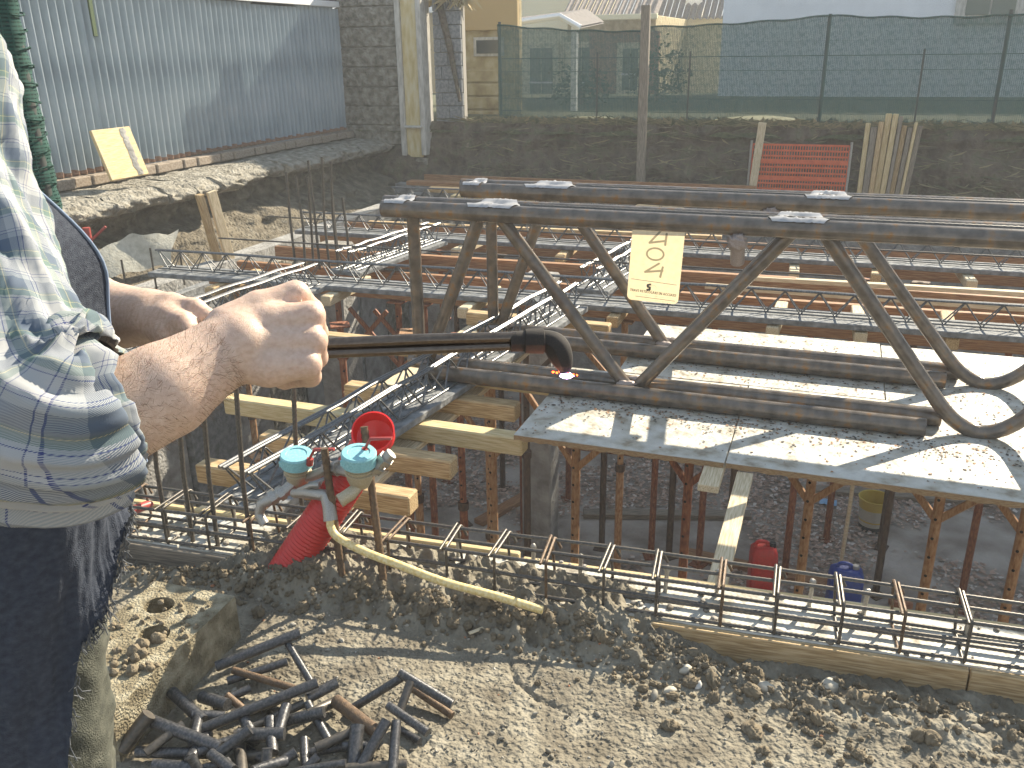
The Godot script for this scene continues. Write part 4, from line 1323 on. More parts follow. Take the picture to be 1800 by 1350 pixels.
# ------------------------------------------------------------------ near wall with its rebar cage
func near_wall() -> void:
	var tilt := atan2(.202, 2.82)
	var w := MB.new()
	w.box(V(.5, -1.35, -.16), V(7.2, 2.62, .20))
	var o := struct("wall", w.mesh(), M.concrete, V(-.815, 0, -2.112))
	o.rotation.y = tilt
	var org := V(-.815, 0, -2.112)
	var bs := Basis(Vector3.UP, tilt)
	# lying boards between the forms
	for k in 4:
		var s := MB.new()
		var xa := -2.6 + k * 1.45
		s.box(V(xa + .72, .022, -.154), V(1.445, .03, .216), .003)
		solo("base_board", s.mesh(), M.ply, org, bs, "pale board lying under the rebar cage, %s counted from the man" % nth(k), "board", "boards under the rebar cage")
	for k in 3:
		var s := MB.new()
		var xa := -2.6 + k * 1.95
		s.box(V(xa + .97, -.045, -.034), V(1.945, .165, .022), .003)
		for i in s.v.size(): s.v[i].y += .004 * sin(s.v[i].x * 3.1)
		solo("form_board", s.mesh(), M.wood if k else M.wood_grey, org, bs, "brown edge board between soil and rebar cage, %s counted from the man" % nth(k), "board", "edge boards along the soil")
	for k in 2:
		var s := MB.new()
		var xa := -2.6 + k * 2.6
		s.box(V(xa + 1.29, .012 - .018 * k, -.277), V(2.59, .075, .026), .004)
		solo("yellow_batten", s.mesh(), M.wood_yellow, org, bs, ["yellow batten behind the rebar cage near the man", "yellow batten behind the rebar cage towards the canisters"][k], "batten", "yellow battens behind the cage")
	# crumbs of mortar and earth under the cage
	var ch := MB.new(); blob(ch, Vector3.ZERO, Vector3.ONE, 6, 3)
	var xf := []; var cl := []
	for k in 380:
		var x := rng.randf_range(-2.2, 2.4); var z := -.05 - pow(rng.randf(), 1.5) * .22
		var dens := 1.0 if x < .6 else .35
		if rng.randf() > dens: continue
		var q := rng.randf_range(.003, .012)
		xf.push_back(Transform3D(bs * Basis(Vector3.UP, rng.randf() * TAU).scaled(V(q, q * .6, q)), org + bs * V(x, .040, z)))
		cl.push_back(C(.14, .115, .08).lerp(C(.36, .33, .28), rng.randf()))
	tag(many("mortar_crumbs", ch.mesh(), M.pebble, xf, self, cl), "crumbs of mortar and earth under the rebar cage", "crumbs", "", "stuff")
	# cage
	var cg := thing("rebar_cage", "long rebar cage with square stirrups along the edge of the pit", "rebar cage", org + V(0, .030, 0), tilt)
	var y0 := .018; var y1 := .136; var z0 := -.055; var z1 := -.190
	for q in [[y1, z0], [y1, (z0 + z1) * .5], [y1, z1], [y0, z0], [y0, (z0 + z1) * .5], [y0, z1], [(y0 + y1) * .5, z0]]:
		var s := MB.new()
		var pts := []
		for k in 9: pts.push_back(V(-1.9 + k * .56, q[0] + .004 * sin(k * 1.7 + q[1] * 60), q[1] + .004 * sin(k * 2.3 + q[0] * 50)))
		ribbed(s, pts, .0062, .007)
		part("bar", s.mesh(), M.rebar, cg)
	for k in 27:
		var s := MB.new()
		var e := .008
		var sk := rng.randf_range(-.012, .012)
		var p := [V(.02, y1 - .03, z1 - e), V(0, y1 + e, z1 - e), V(sk, y1 + e, z0 + e), V(sk, y0 - e, z0 + e), V(0, y0 - e, z1 - e), V(-.012, y1 + e * 1.8, z1 - e), V(-.012 + sk, y1 + e * 1.8, z0 + .03)]
		s.tube(fillet(p, .012, 4), .0046, 6)
		part("stirrup", s.mesh(), M.rebar if k % 3 else M.steel_rusty, cg, V(-1.86 + k * .166 + rng.randf_range(-.012, .012), 0, 0))
	for k in 14:                                             # short pegs rising behind the stirrups
		var s := MB.new()
		ribbed(s, [V(0, -.03, 0), V(.004, .085, .003)], .0075)
		blob(s, V(.004, .09, .003), V(.010, .012, .010), 6, k)
		part("peg", s.mesh(), M.galv, cg, V(-1.45 + k * .21 + .03 * sin(k * 3.0), 0, -.205 + .02 * sin(k * 5.0)))
	# starter bars near the man
	var st := [[-2.045, .12, .58], [-1.943, .085, .56], [-1.841, .07, .60], [-1.703, .05, .70], [-1.61, .07, .74]]
	for k in st.size():
		var s := MB.new()
		ribbed(s, [V(0, -.05, 0), V(.008 * sin(k), .3, .0), V(.02, st[k][2], -.01)], .0085)
		solo("starter_bar", s.mesh(), M.rebar, V(st[k][0], .0, -2.12 if k < 4 else -2.30), Basis.IDENTITY, "upright ribbed bar rising from the cage below the forearm, %s from the man" % nth(k), "rebar", "starter bars at the near wall")
	# painted red rod poking in from the left
	var rr := MB.new()
	rr.tube([V(-2.36, .20, -1.72), V(-2.17, .16, -1.95), V(-2.14, .128, -2.15), V(-2.137, .125, -2.165)], [.016, .016, .016, .010], 12)
	solo("red_rod", rr.mesh(), M.red_paint, Vector3.ZERO, Basis.IDENTITY, "dark red painted rod lying on the cage beside the man's trousers", "rod")

# ------------------------------------------------------------------ things on the basement floor
func jerrycan(called: String, label: String, at: Vector3, turn: float, m: Material, h: float) -> void:
	var o := thing(called, label, "canister", at, turn)
	var s := MB.new()
	var w := .105 if m == M.jerry_red else .128; var d := .10
	var rings := [[0.0, .93], [.012, 1.0], [h * .3, 1.0], [h * .62, .985], [h * .80, 1.0], [h * .93, .93], [h, .62]]
	var n := 32
	s.grid(n, rings.size() - 1, func(a: float, b: float):
		var q: Array = rings[int(round(b * (rings.size() - 1)))]
		var t: float = a * TAU
		var cx: float = sign(cos(t)) * pow(abs(cos(t)), .4); var cz: float = sign(sin(t)) * pow(abs(sin(t)), .4)
		return V(cx * w * q[1], q[0], cz * d * q[1]))
	var f := []
	for k in n: f.push_back(s.v[(rings.size() - 1) * (n + 1) + k])
	s.face(f)
	part("body", s.mesh(), m, o)
	var hd := MB.new()
	hd.tube(fillet([V(-.075, h - .03, 0), V(-.065, h + .035, 0), V(.02, h + .035, 0), V(.03, h - .01, 0)], .03), .016, 8)
	part("handle", hd.mesh(), m, o)
	var cp := MB.new()
	cp.lathe(V(.062, h - .012, .0), Vector3.UP, [Vector2(.027, 0), Vector2(.027, .035), Vector2(.022, .04), Vector2(.0, .04)], 14)
	part("cap", cp.mesh(), M.cap_grey if m == M.jerry_blue else M.black_plastic, o)

func basement_things() -> void:
	jerrycan("canister", "red plastic canister standing on the basement floor", V(-.23, FLOOR, -6.5), .25, M.jerry_red, .50)
	jerrycan("canister", "blue plastic canister with a grey cap on the basement floor", V(.40, FLOOR, -6.45), .1, M.jerry_blue, .45)
	var b := thing("bucket", "yellow bucket with a pale spattered side and black base", "bucket", V(.655, FLOOR, -8.0))
	var s := MB.new()
	s.lathe(Vector3.ZERO, Vector3.UP, [Vector2(.0, .0), Vector2(.115, .0), Vector2(.12, .06)], 24)
	part("base", s.mesh(), M.black_plastic, b)
	var s2 := MB.new()
	s2.lathe(Vector3.ZERO, Vector3.UP, [Vector2(.121, .058), Vector2(.136, .23)], 24)
	part("side", s2.mesh(), M.bucket_white, b)
	var s3 := MB.new()
	s3.lathe(Vector3.ZERO, Vector3.UP, [Vector2(.136, .228), Vector2(.145, .32), Vector2(.152, .325), Vector2(.139, .325), Vector2(.125, .1), Vector2(0, .1)], 24)
	part("rim", s3.mesh(), M.bucket_yellow, b)
	var st := MB.new()
	st.tube([V(0, 0, 0), V(.02, .7, -.12), V(.03, 1.35, -.3)], .016, 8)
	solo("broom_stick", st.mesh(), M.wood_pale, V(.36, FLOOR, -6.75), Basis.IDENTITY, "thin pale stick standing behind the blue canister", "stick")
	var bg := MB.new()
	var f := noise(3.0, 8, 3)
	bg.grid(10, 10, func(a: float, c: float): return V(a * .16, .01 + .03 * abs(f.get_noise_2d(a * 3, c * 3)), c * .12))
	solo("blue_bag", bg.mesh(), plain(C(.25, .42, .60), .4), V(.18, FLOOR + .02, -8.4), Basis.IDENTITY, "scrap of light blue plastic on the basement floor", "scrap")
	var rb := MB.new()
	rb.box(V(0, .03, 0), V(.17, .06, .08), .004)
	solo("red_brick", rb.mesh(), M.brick_red, V(.85, FLOOR, -6.75), Basis(Vector3.UP, .2), "single red brick beside the blue canister", "brick")
	for k in 4:
		var t := MB.new()
		t.box(Vector3.ZERO, V([1.6, 1.2, 2.0, .9][k], .05, .12), .004)
		solo("floor_timber", t.mesh(), M.wood_orange if k % 2 else M.wood_grey, V([-1.2, -.3, .9, -2.7][k], FLOOR + .03, [-7.6, -6.9, -8.7, -7.3][k]), Basis(Vector3.UP, [.3, -.1, .15, 1.2][k]), ["grey timber lying across the basement floor", "brown timber lying behind the red canister", "grey timber lying behind the yellow bucket", "brown timber lying between the deep props"][k], "timber", "timbers lying on the basement floor")
	var hb := MB.new()
	hb.rod(V(-1.6, 0, 0), V(1.2, .05, 0), .022, 8)
	solo("cross_tube", hb.mesh(), M.prop, V(-2.2, -1.75, -6.92), Basis.IDENTITY, "red tube tied across the slim props in the basement", "tube")

# ------------------------------------------------------------------ conduit, meters, hose
func meters() -> void:
	var c := thing("red_conduit", "red corrugated conduit slanting out of the soil", "conduit", V(-1.545, .015, -2.055))
	var ax := V(-1.272, .455, -2.20) - V(-1.545, .015, -2.055)
	var p := []; var r := []
	var n := 120
	for k in n + 1:
		p.push_back(ax * (float(k) / n))
		r.push_back(.057 + .004 * sin(k * TAU / 3.0))
	var s := MB.new()
	s.tube(p, r, 24, false)
	part("pipe", s.mesh(), M.red_conduit, c)
	var cup := MB.new()
	var cd := V(.25, .62, .62).normalized()
	cup.lathe(ax + V(.018, .032, -.005), cd, [Vector2(.050, -.04), Vector2(.062, .0), Vector2(.066, .05), Vector2(.061, .052), Vector2(.055, .0), Vector2(.0, -.03)], 28)
	part("socket", cup.mesh(), M.red_cup, c)
	for k in 2:
		var b := MB.new()
		var a: Array = [[V(-1.309, -.06, -2.045), V(-1.358, .489, -2.08)], [V(-1.160, -.06, -2.04), V(-1.263, .539, -2.16)]]
		ribbed(b, a[k], .0125, .008)
		solo("support_bar", b.mesh(), M.steel_rusty, Vector3.ZERO, Basis.IDENTITY, ["rusty ribbed bar driven in beside the hose, in front of the conduit", "rusty ribbed bar driven in behind the meter nearer to the plywood"][k], "rebar", "bars carrying the water meters")
	var m := thing("water_meters", "pair of brass water meters with turquoise caps on one pipe run", "water meter", V(-1.395, .3445, -2.13))
	m.scale = Vector3.ONE * .93
	for k in 2:
		var at: Vector3 = [V(-.129, .0, -.03), V(.178, .100, .08)][k]
		var b := MB.new()
		var tl := V(.10, 1, .10).normalized()
		b.lathe(at, tl, [Vector2(.0, -.045), Vector2(.030, -.045), Vector2(.040, -.02), Vector2(.043, .0), Vector2(.047, .003), Vector2(.047, .009), Vector2(.042, .011), Vector2(.042, .014), Vector2(.046, .016), Vector2(.046, .022), Vector2(.042, .024), Vector2(.046, .036)], 20)
		part("meter_body", b.mesh(), M.brass, m)
		var cp := MB.new()
		cp.lathe(at, tl, [Vector2(.046, .034), Vector2(.055, .036), Vector2(.056, .074), Vector2(.052, .080), Vector2(.036, .081), Vector2(.034, .078), Vector2(.0, .078)], 24)
		var cap := part("meter_cap", cp.mesh(), M.turquoise, m)
		var hg := MB.new()
		hg.box(at + tl * .055 + V(-.03, 0, .048), V(.016, .02, .006), .001)
		part("hinge", hg.mesh(), M.turquoise, cap)
	var pp := MB.new()
	pp.tube([V(-.20, -.075, .04), V(-.155, -.05, .01), V(-.129, -.02, -.03)], .021, 12)
	pp.tube([V(-.129, -.02, -.03), V(-.07, .0, -.03), V(.04, .07, .02), V(.15, .09, .07)], .018, 12)
	pp.tube([V(.178, .085, .08), V(.23, .12, .06), V(.275, .165, .04)], .020, 12)
	part("pipe", pp.mesh(), M.galv, m)
	var nt := MB.new()                                        # union nuts
	for q in [[V(-.17, -.058, .02), V(.5, .3, -.5)], [V(-.195, -.07, .035), V(.5, .3, -.5)], [V(.02, .057, .01), V(1, .6, .4)], [V(.07, .08, .035), V(1, .2, .4)], [V(.23, .12, .06), V(.6, .6, -.1)], [V(.255, .145, .05), V(.6, .6, -.1)]]:
		nt = MB.new()
		nt.lathe(q[0] - q[1].normalized() * .01, q[1].normalized(), [Vector2(.0, 0), Vector2(.027, 0), Vector2(.027, .02), Vector2(.0, .02)], 6)
		part("union_nut", nt.mesh(), M.galv, m)
	var tp := MB.new()                                        # tap on the left end
	tp.tube([V(-.20, -.075, .04), V(-.225, -.09, .06), V(-.235, -.13, .07)], [.022, .020, .015], 12)
	tp.tube([V(-.235, -.125, .07), V(-.21, -.155, .075)], .017, 10)
	part("tap", tp.mesh(), M.galv, m)
	var t2 := MB.new()
	t2.tube([V(-.12, -.05, .02), V(-.05, -.028, .04), V(.02, -.02, .05), V(.055, -.03, .06)], [.015, .019, .02, .019], 12)
	t2.tube([V(.03, -.015, .055), V(.05, -.045, .075), V(.062, -.085, .09)], [.020, .021, .024], 12)
	part("elbow", t2.mesh(), M.galv, m)
	var t3 := MB.new()
	t3.tube([V(.178, .06, .09), V(.165, .045, .12), V(.145, .033, .145)], [.016, .022, .021], 12)
	part("outlet", t3.mesh(), M.brass, m)
	var ho := MB.new()
	ho.lathe(V(.145, .033, .145), V(-.6, -.35, .7).normalized(), [Vector2(.022, -.004), Vector2(.022, .008), Vector2(.014, .008), Vector2(.013, -.01), Vector2(0, -.01)], 14)
	part("outlet_ring", ho.mesh(), M.brass, m)
	for k in 2:
		var lv := MB.new()
		var at: Vector3 = [V(-.02, .100, -.02), V(.235, .205, .05)][k]
		lv.tube([at + V(-.045, -.03, .01), at + V(-.02, .01, .01), at + V(.05, .018, .0)], [.008, .010, .008], 8, true, .6)
		lv.tube([at + V(-.04, -.025, .01), at + V(-.045, -.05, .01)], .012, 8)
		part("lever", lv.mesh(), M.red_paint, m)
	var lv2 := MB.new()
	lv2.tube([V(-.09, -.03, .03), V(-.03, .005, .04), V(.0, .01, .04)], [.010, .011, .009], 8)
	part("handle", lv2.mesh(), M.galv, m)
	var h := MB.new()
	var hp := spline([V(-1.338, .27, -2.046), V(-1.332, .25, -2.035), V(-1.303, .224, -2.025), V(-1.213, .195, -2.02), V(-1.101, .172, -2.02), V(-.96, .136, -2.03), V(-.807, .108, -2.05), V(-.667, .080, -2.065)], 10)
	h.tube(hp, .0125, 14)
	h.lathe(hp[-1], (hp[-1] - hp[-2]).normalized(), [Vector2(.0135, -.001), Vector2(.009, .001), Vector2(.0, -.004)], 14)
	solo("yellow_hose", h.mesh(), M.hose, Vector3.ZERO, Basis.IDENTITY, "short yellow rubber hose hanging from the meters to the soil", "hose")

# ------------------------------------------------------------------ soil, stones, block, steel pieces
func foreground() -> void:
	var stone := MB.new(); blob(stone, Vector3.ZERO, Vector3.ONE, 7, 11)
	var sm := stone.mesh()
	var xf := []; var cl := []
	for k in 7000:
		var x := rng.randf_range(-2.4, 1.1); var z := rng.randf_range(-2.17, -1.0)
		var q := rng.randf_range(.0014, .0036)
		if rng.randf() < .035: q = rng.randf_range(.004, .008)
		if rng.randf() < .003: q = rng.randf_range(.008, .015)
		var y := soil_height(x, z)
		xf.push_back(Transform3D(Basis(V(rng.randfn(), rng.randfn(), rng.randfn()).normalized(), rng.randf() * TAU) * Basis.from_scale(V(q * 1.3, q * .75, q)), V(x, y + q * .25, z)))
		var t := rng.randf()
		var c := C(.15, .13, .095).lerp(C(.36, .33, .27), t * t)
		if rng.randf() < .02: c = C(.52, .50, .45)
		if rng.randf() < .012: c = C(.36, .16, .08)
		cl.push_back(c)
	tag(many("gravel", sm, M.pebble, xf, self, cl), "small grit and pebbles lying over the near soil", "gravel", "", "stuff")
	# clods along the edge board
	var cm := []
	for k in 4:
		var s := MB.new(); blob(s, Vector3.ZERO, Vector3.ONE, 18, 60 + k)
		var f := noise(2.6, 70 + k, 5)
		for i in s.v.size(): s.v[i] *= 1.0 + .75 * f.get_noise_3dv(s.v[i]) * (.6 + .4 * f.get_noise_3dv(s.v[i] * 3.0))
		cm.push_back(s.mesh())
	for m in 4:
		var cx := []
		for k in 430:
			var x := rng.randf_range(-2.3, 1.1)
			var z = -2.17 - .0716 * (x + .02) + .03 + abs(rng.randfn()) * (.055 + .105 * smoothstep(-.9, .3, x))
			if z > -1.2: continue
			var q: float = rng.randf_range(.003, .009) if rng.randf() < .93 else rng.randf_range(.009, .020)
			cx.push_back(Transform3D(Basis(V(rng.randfn(), rng.randfn(), rng.randfn()).normalized(), rng.randf() * TAU) * Basis.from_scale(V(q * 1.2, q * .85, q)), V(x, soil_height(x, z) + q * .3, z)))
		tag(many("clods", cm[m], M.clod, cx, self), "crumbled clods of soil along the edge board", "soil", "", "stuff")
	var big := [[V(-.945, .012, -2.035), .045, "dark hollow lump of earth just below the yellow hose"], [V(.20, -.012, -2.05), .042, "largest dark clod of earth in front of the cage"], [V(-1.55, .02, -2.09), .045, "earth clod heaped at the foot of the red conduit"], [V(-1.45, .01, -2.06), .035, "reddish earth clod between conduit and support bar"], [V(-.05, -.004, -1.86), .022, "low dark lump of earth near the bottom edge"]]
	for k in big.size():
		solo("earth_clod", cm[k % 4], M.clod, big[k][0], Basis(Vector3.UP, k * 1.3) * Basis.from_scale(V(big[k][1] * 1.3, big[k][1] * .75, big[k][1] * 1.05)), big[k][2], "clod", "large clods of earth")
	# pale pebbles big enough to pick out
	for q in [[V(-.03, 0, -2.02), .020, "large pale pebble in front of the dark clod"], [V(-.245, 0, -2.02), .015, "pale yellow pebble below the cage, beside the brick chip"], [V(-.27, 0, -1.93), .014, "white pebble alone on the smooth soil"], [V(.13, 0, -2.13), .028, "yellowish stone at the top of the soil heap"]]:
		var p: Vector3 = q[0]
		solo("pebble", sm, plain(C(.42, .38, .30), .8), V(p.x, soil_height(p.x, p.z) + q[1] * .3, p.z), Basis(Vector3.UP, p.x * 9) * Basis.from_scale(V(q[1] * 1.4, q[1] * .7, q[1])), q[2], "pebble", "larger pebbles")
	# hollow concrete block
	var b := thing("concrete_block", "hollow concrete block half buried in soil beside the man's leg", "block", V(-1.615, -.02, -1.50), .03)
	var csg := CSGCombiner3D.new()
	csg.name = "body"
	b.add_child(csg)
	var bx := CSGBox3D.new(); bx.size = V(.27, .17, .50); bx.position = V(0, .085, 0); bx.material = M.block
	csg.add_child(bx)
	for k in 2:
		var cy := CSGCylinder3D.new()
		cy.operation = CSGShape3D.OPERATION_SUBTRACTION
		cy.radius = .043; cy.height = .24; cy.sides = 20
		cy.position = V(.03 if k % 2 else -.045, .13, -.15 + .115 * k)
		cy.scale = V(1, 1, .9)
		cy.material = M.block
		csg.add_child(cy)
	var crumb := MB.new()
	for k in 60:
		blob(crumb, V(rng.randf_range(-.12, .13), .171, rng.randf_range(-.22, .12)), Vector3.ONE * rng.randf_range(.003, .010), 6, k)
	for k in 14:
		blob(crumb, V(rng.randf_range(.02, .12), .174, rng.randf_range(-.02, .14)), Vector3.ONE * rng.randf_range(.008, .02), 8, k + 90)
	part("soil_crumbs", crumb.mesh(), M.clod, b).set_meta("kind", "stuff")
	# pile of cut steel pieces
	var names := ["at the back of the pile", "with a rusty bar across the middle of the pile", "single thick rod leaning on the concrete block", "nearest to the man's leg", "lying apart towards the open soil", "with a bright bar at the open side of the pile", "with a thick slanting rod in the middle", "short and thick in front of the rusty bar", "upright at the bottom of the pile", "at the bottom corner below the man", "lying flat along the bottom edge", "small and dark in the hollow of the pile"]
	var off: Array = OFFCUTS
	for g in off.size():
		var base: Vector3 = off[g][0][0]
		base.y = 0
		var o := thing("steel_offcut", "welded steel bar piece %s" % names[g], "steel offcut", base, 0, "pile of cut steel pieces")
		for q in off[g]:
			var s := MB.new()
			var a: Vector3 = q[0] - base; var c: Vector3 = q[1] - base
			var n := 7
			var pts := []; var rr := []
			for k in n + 1:
				pts.push_back(a.lerp(c, float(k) / n))
				rr.push_back(q[2] * 1.12 * (.99 + .02 * sin(k * 2.4 + g)))
			s.tube(pts, rr, 14)
			part("bar", s.mesh(), [M.steel_blue, M.steel_blue, M.steel_blue, M.rebar, M.steel_blue, M.steel_blue, M.steel_rusty][(off[g].find(q) * 2 + g) % 7], o)
	# loose short ends that fill the heap
	var spots := [[-1.30, -1.33], [-1.22, -1.42], [-1.16, -1.36], [-1.05, -1.40], [-1.34, -1.42], [-1.27, -1.50], [-1.12, -1.48], [-1.20, -1.29], [-1.00, -1.45], [-1.38, -1.31], [-1.08, -1.54], [-1.31, -1.25], [-.98, -1.36], [-1.24, -1.36], [-1.15, -1.26], [-.93, -1.46], [-1.33, -1.36], [-1.18, -1.33], [-1.09, -1.32], [-1.26, -1.27], [-1.36, -1.47], [-1.02, -1.30], [-1.14, -1.40], [-1.22, -1.53]]
	spots.sort()
	for k in spots.size():
		var s := MB.new()
		var ln := rng.randf_range(.07, .14); var r := rng.randf_range(.010, .016)
		s.tube([V(-ln * .5, 0, 0), V(0, .001, 0), V(ln * .5, 0, 0)], r, 14)
		solo("rod_end", s.mesh(), M.steel_blue if k % 6 else M.rebar, V(spots[k][0], r + rng.randf_range(.0, .045), spots[k][1]), Basis(Vector3.UP, rng.randf() * TAU) * Basis(Vector3.BACK, rng.randf_range(-.25, .25)), "short rod end in the steel pile, %s from the concrete block" % (nth(k) if k < 16 else "%s past the middle" % nth(k - 16)), "rod end", "loose rod ends in the pile")
	# small wooden splinter
	var sp := MB.new()
	sp.box(Vector3.ZERO, V(.05, .004, .012), .001)
	solo("wood_splinter", sp.mesh(), M.wood_pale, V(-.845, .02, -1.99), Basis(Vector3.UP, .9), "pale wood splinter lying on the soil below the hose", "splinter")

# ------------------------------------------------------------------ the man
# bones: [a, b, radius at a, radius at b]; returns a smooth skin round them (surface nets on a grid)
func nets(s: MB, bones: Array, cell: float, k: float, wrinkle := 0.0, sd := 1) -> void:
	var lo := Vector3.ONE * 1e9; var hi := -lo
	for b in bones:
		var r: float = max(b[2], b[3]) + cell * 3.0
		for p in [b[0], b[1]]:
			lo = lo.min(p - Vector3.ONE * r); hi = hi.max(p + Vector3.ONE * r)
	var nx := int((hi.x - lo.x) / cell) + 2; var ny := int((hi.y - lo.y) / cell) + 2; var nz := int((hi.z - lo.z) / cell) + 2
	var f := PackedFloat32Array(); f.resize(nx * ny * nz); f.fill(.08)
	for b in bones:
		var a: Vector3 = b[0]; var c: Vector3 = b[1]
		var ra: float = b[2]; var rb: float = b[3]
		var pad = Vector3.ONE * (max(ra, rb) + k + cell * 2.0)
		var l = (a.min(c) - pad - lo) / cell
		var h = (a.max(c) + pad - lo) / cell
		var d := c - a
		var dd: float = max(d.length_squared(), 1e-9)
		for z in range(max(0, int(l.z)), min(nz, int(h.z) + 1)):
			for y in range(max(0, int(l.y)), min(ny, int(h.y) + 1)):
				var i := (z * ny + y) * nx
				for x in range(max(0, int(l.x)), min(nx, int(h.x) + 1)):
					var p := lo + Vector3(x, y, z) * cell
					var t: float = clamp((p - a).dot(d) / dd, 0.0, 1.0)
					var v: float = (p - a - d * t).length() - lerpf(ra, rb, t)
					var o := f[i + x]
					var m: float = max(k - abs(v - o), 0.0) / k
					f[i + x] = min(v, o) - m * m * k * .25
	var id := PackedInt32Array(); id.resize(nx * ny * nz); id.fill(-1)
	var fn := noise(1.0, sd, 3)
	var corner := [0, 1, nx, nx + 1, nx * ny, nx * ny + 1, nx * ny + nx, nx * ny + nx + 1]
	var co := [Vector3(0, 0, 0), Vector3(1, 0, 0), Vector3(0, 1, 0), Vector3(1, 1, 0), Vector3(0, 0, 1), Vector3(1, 0, 1), Vector3(0, 1, 1), Vector3(1, 1, 1)]
	var ed := [[0, 1], [2, 3], [4, 5], [6, 7], [0, 2], [1, 3], [4, 6], [5, 7], [0, 4], [1, 5], [2, 6], [3, 7]]
	for z in nz - 1:
		for y in ny - 1:
			for x in nx - 1:
				var i := (z * ny + y) * nx + x
				var neg := f[i] < 0.0
				var mixed := false
				for q in range(1, 8):
					if (f[i + corner[q]] < 0.0) != neg:
						mixed = true
						break
				if not mixed: continue
				var sum := Vector3.ZERO; var n := 0
				for e in ed:
					var va := f[i + corner[e[0]]]; var vb := f[i + corner[e[1]]]
					if (va < 0.0) == (vb < 0.0): continue
					sum += co[e[0]].lerp(co[e[1]], va / (va - vb)); n += 1
				var p := lo + (Vector3(x, y, z) + sum / n) * cell
				if wrinkle > 0.0:
					p += Vector3(fn.get_noise_3d(p.x * 9, p.y * 14, p.z * 9), .3 * fn.get_noise_3d(p.x * 7 + 5, p.y * 9, p.z * 7), fn.get_noise_3d(p.x * 9 + 9, p.y * 14, p.z * 9)) * wrinkle
				id[i] = s.add(p)
	for z in range(1, nz - 1):
		for y in range(1, ny - 1):
			for x in range(1, nx - 1):
				var i := (z * ny + y) * nx + x
				var va := f[i] < 0.0
				if va != (f[i + 1] < 0.0): nq(s, id, i, nx, nx * ny, va)
				if va != (f[i + nx] < 0.0): nq(s, id, i, nx * ny, 1, va)
				if va != (f[i + nx * ny] < 0.0): nq(s, id, i, 1, nx, va)

func nq(s: MB, id: PackedInt32Array, i: int, u: int, w: int, inside: bool) -> void:
	var a := id[i - u - w]; var b := id[i - w]; var c := id[i]; var d := id[i - u]
	if a < 0 or b < 0 or c < 0 or d < 0: return
	if inside: s.quad(a, b, c, d)
	else: s.quad(a, d, c, b)

func chain(list: Array, o: Array, org: Vector3) -> void:
	for k in list.size() - 1: o.push_back([list[k][0] - org, list[k + 1][0] - org, list[k][1], list[k + 1][1]])

const FW := Vector3(.70, 0, -.714)
const RT := Vector3(.714, 0, .70)
func L(f: float, y: float, r: float) -> Vector3:
	return FW * f + RT * r + Vector3(0, y, 0)

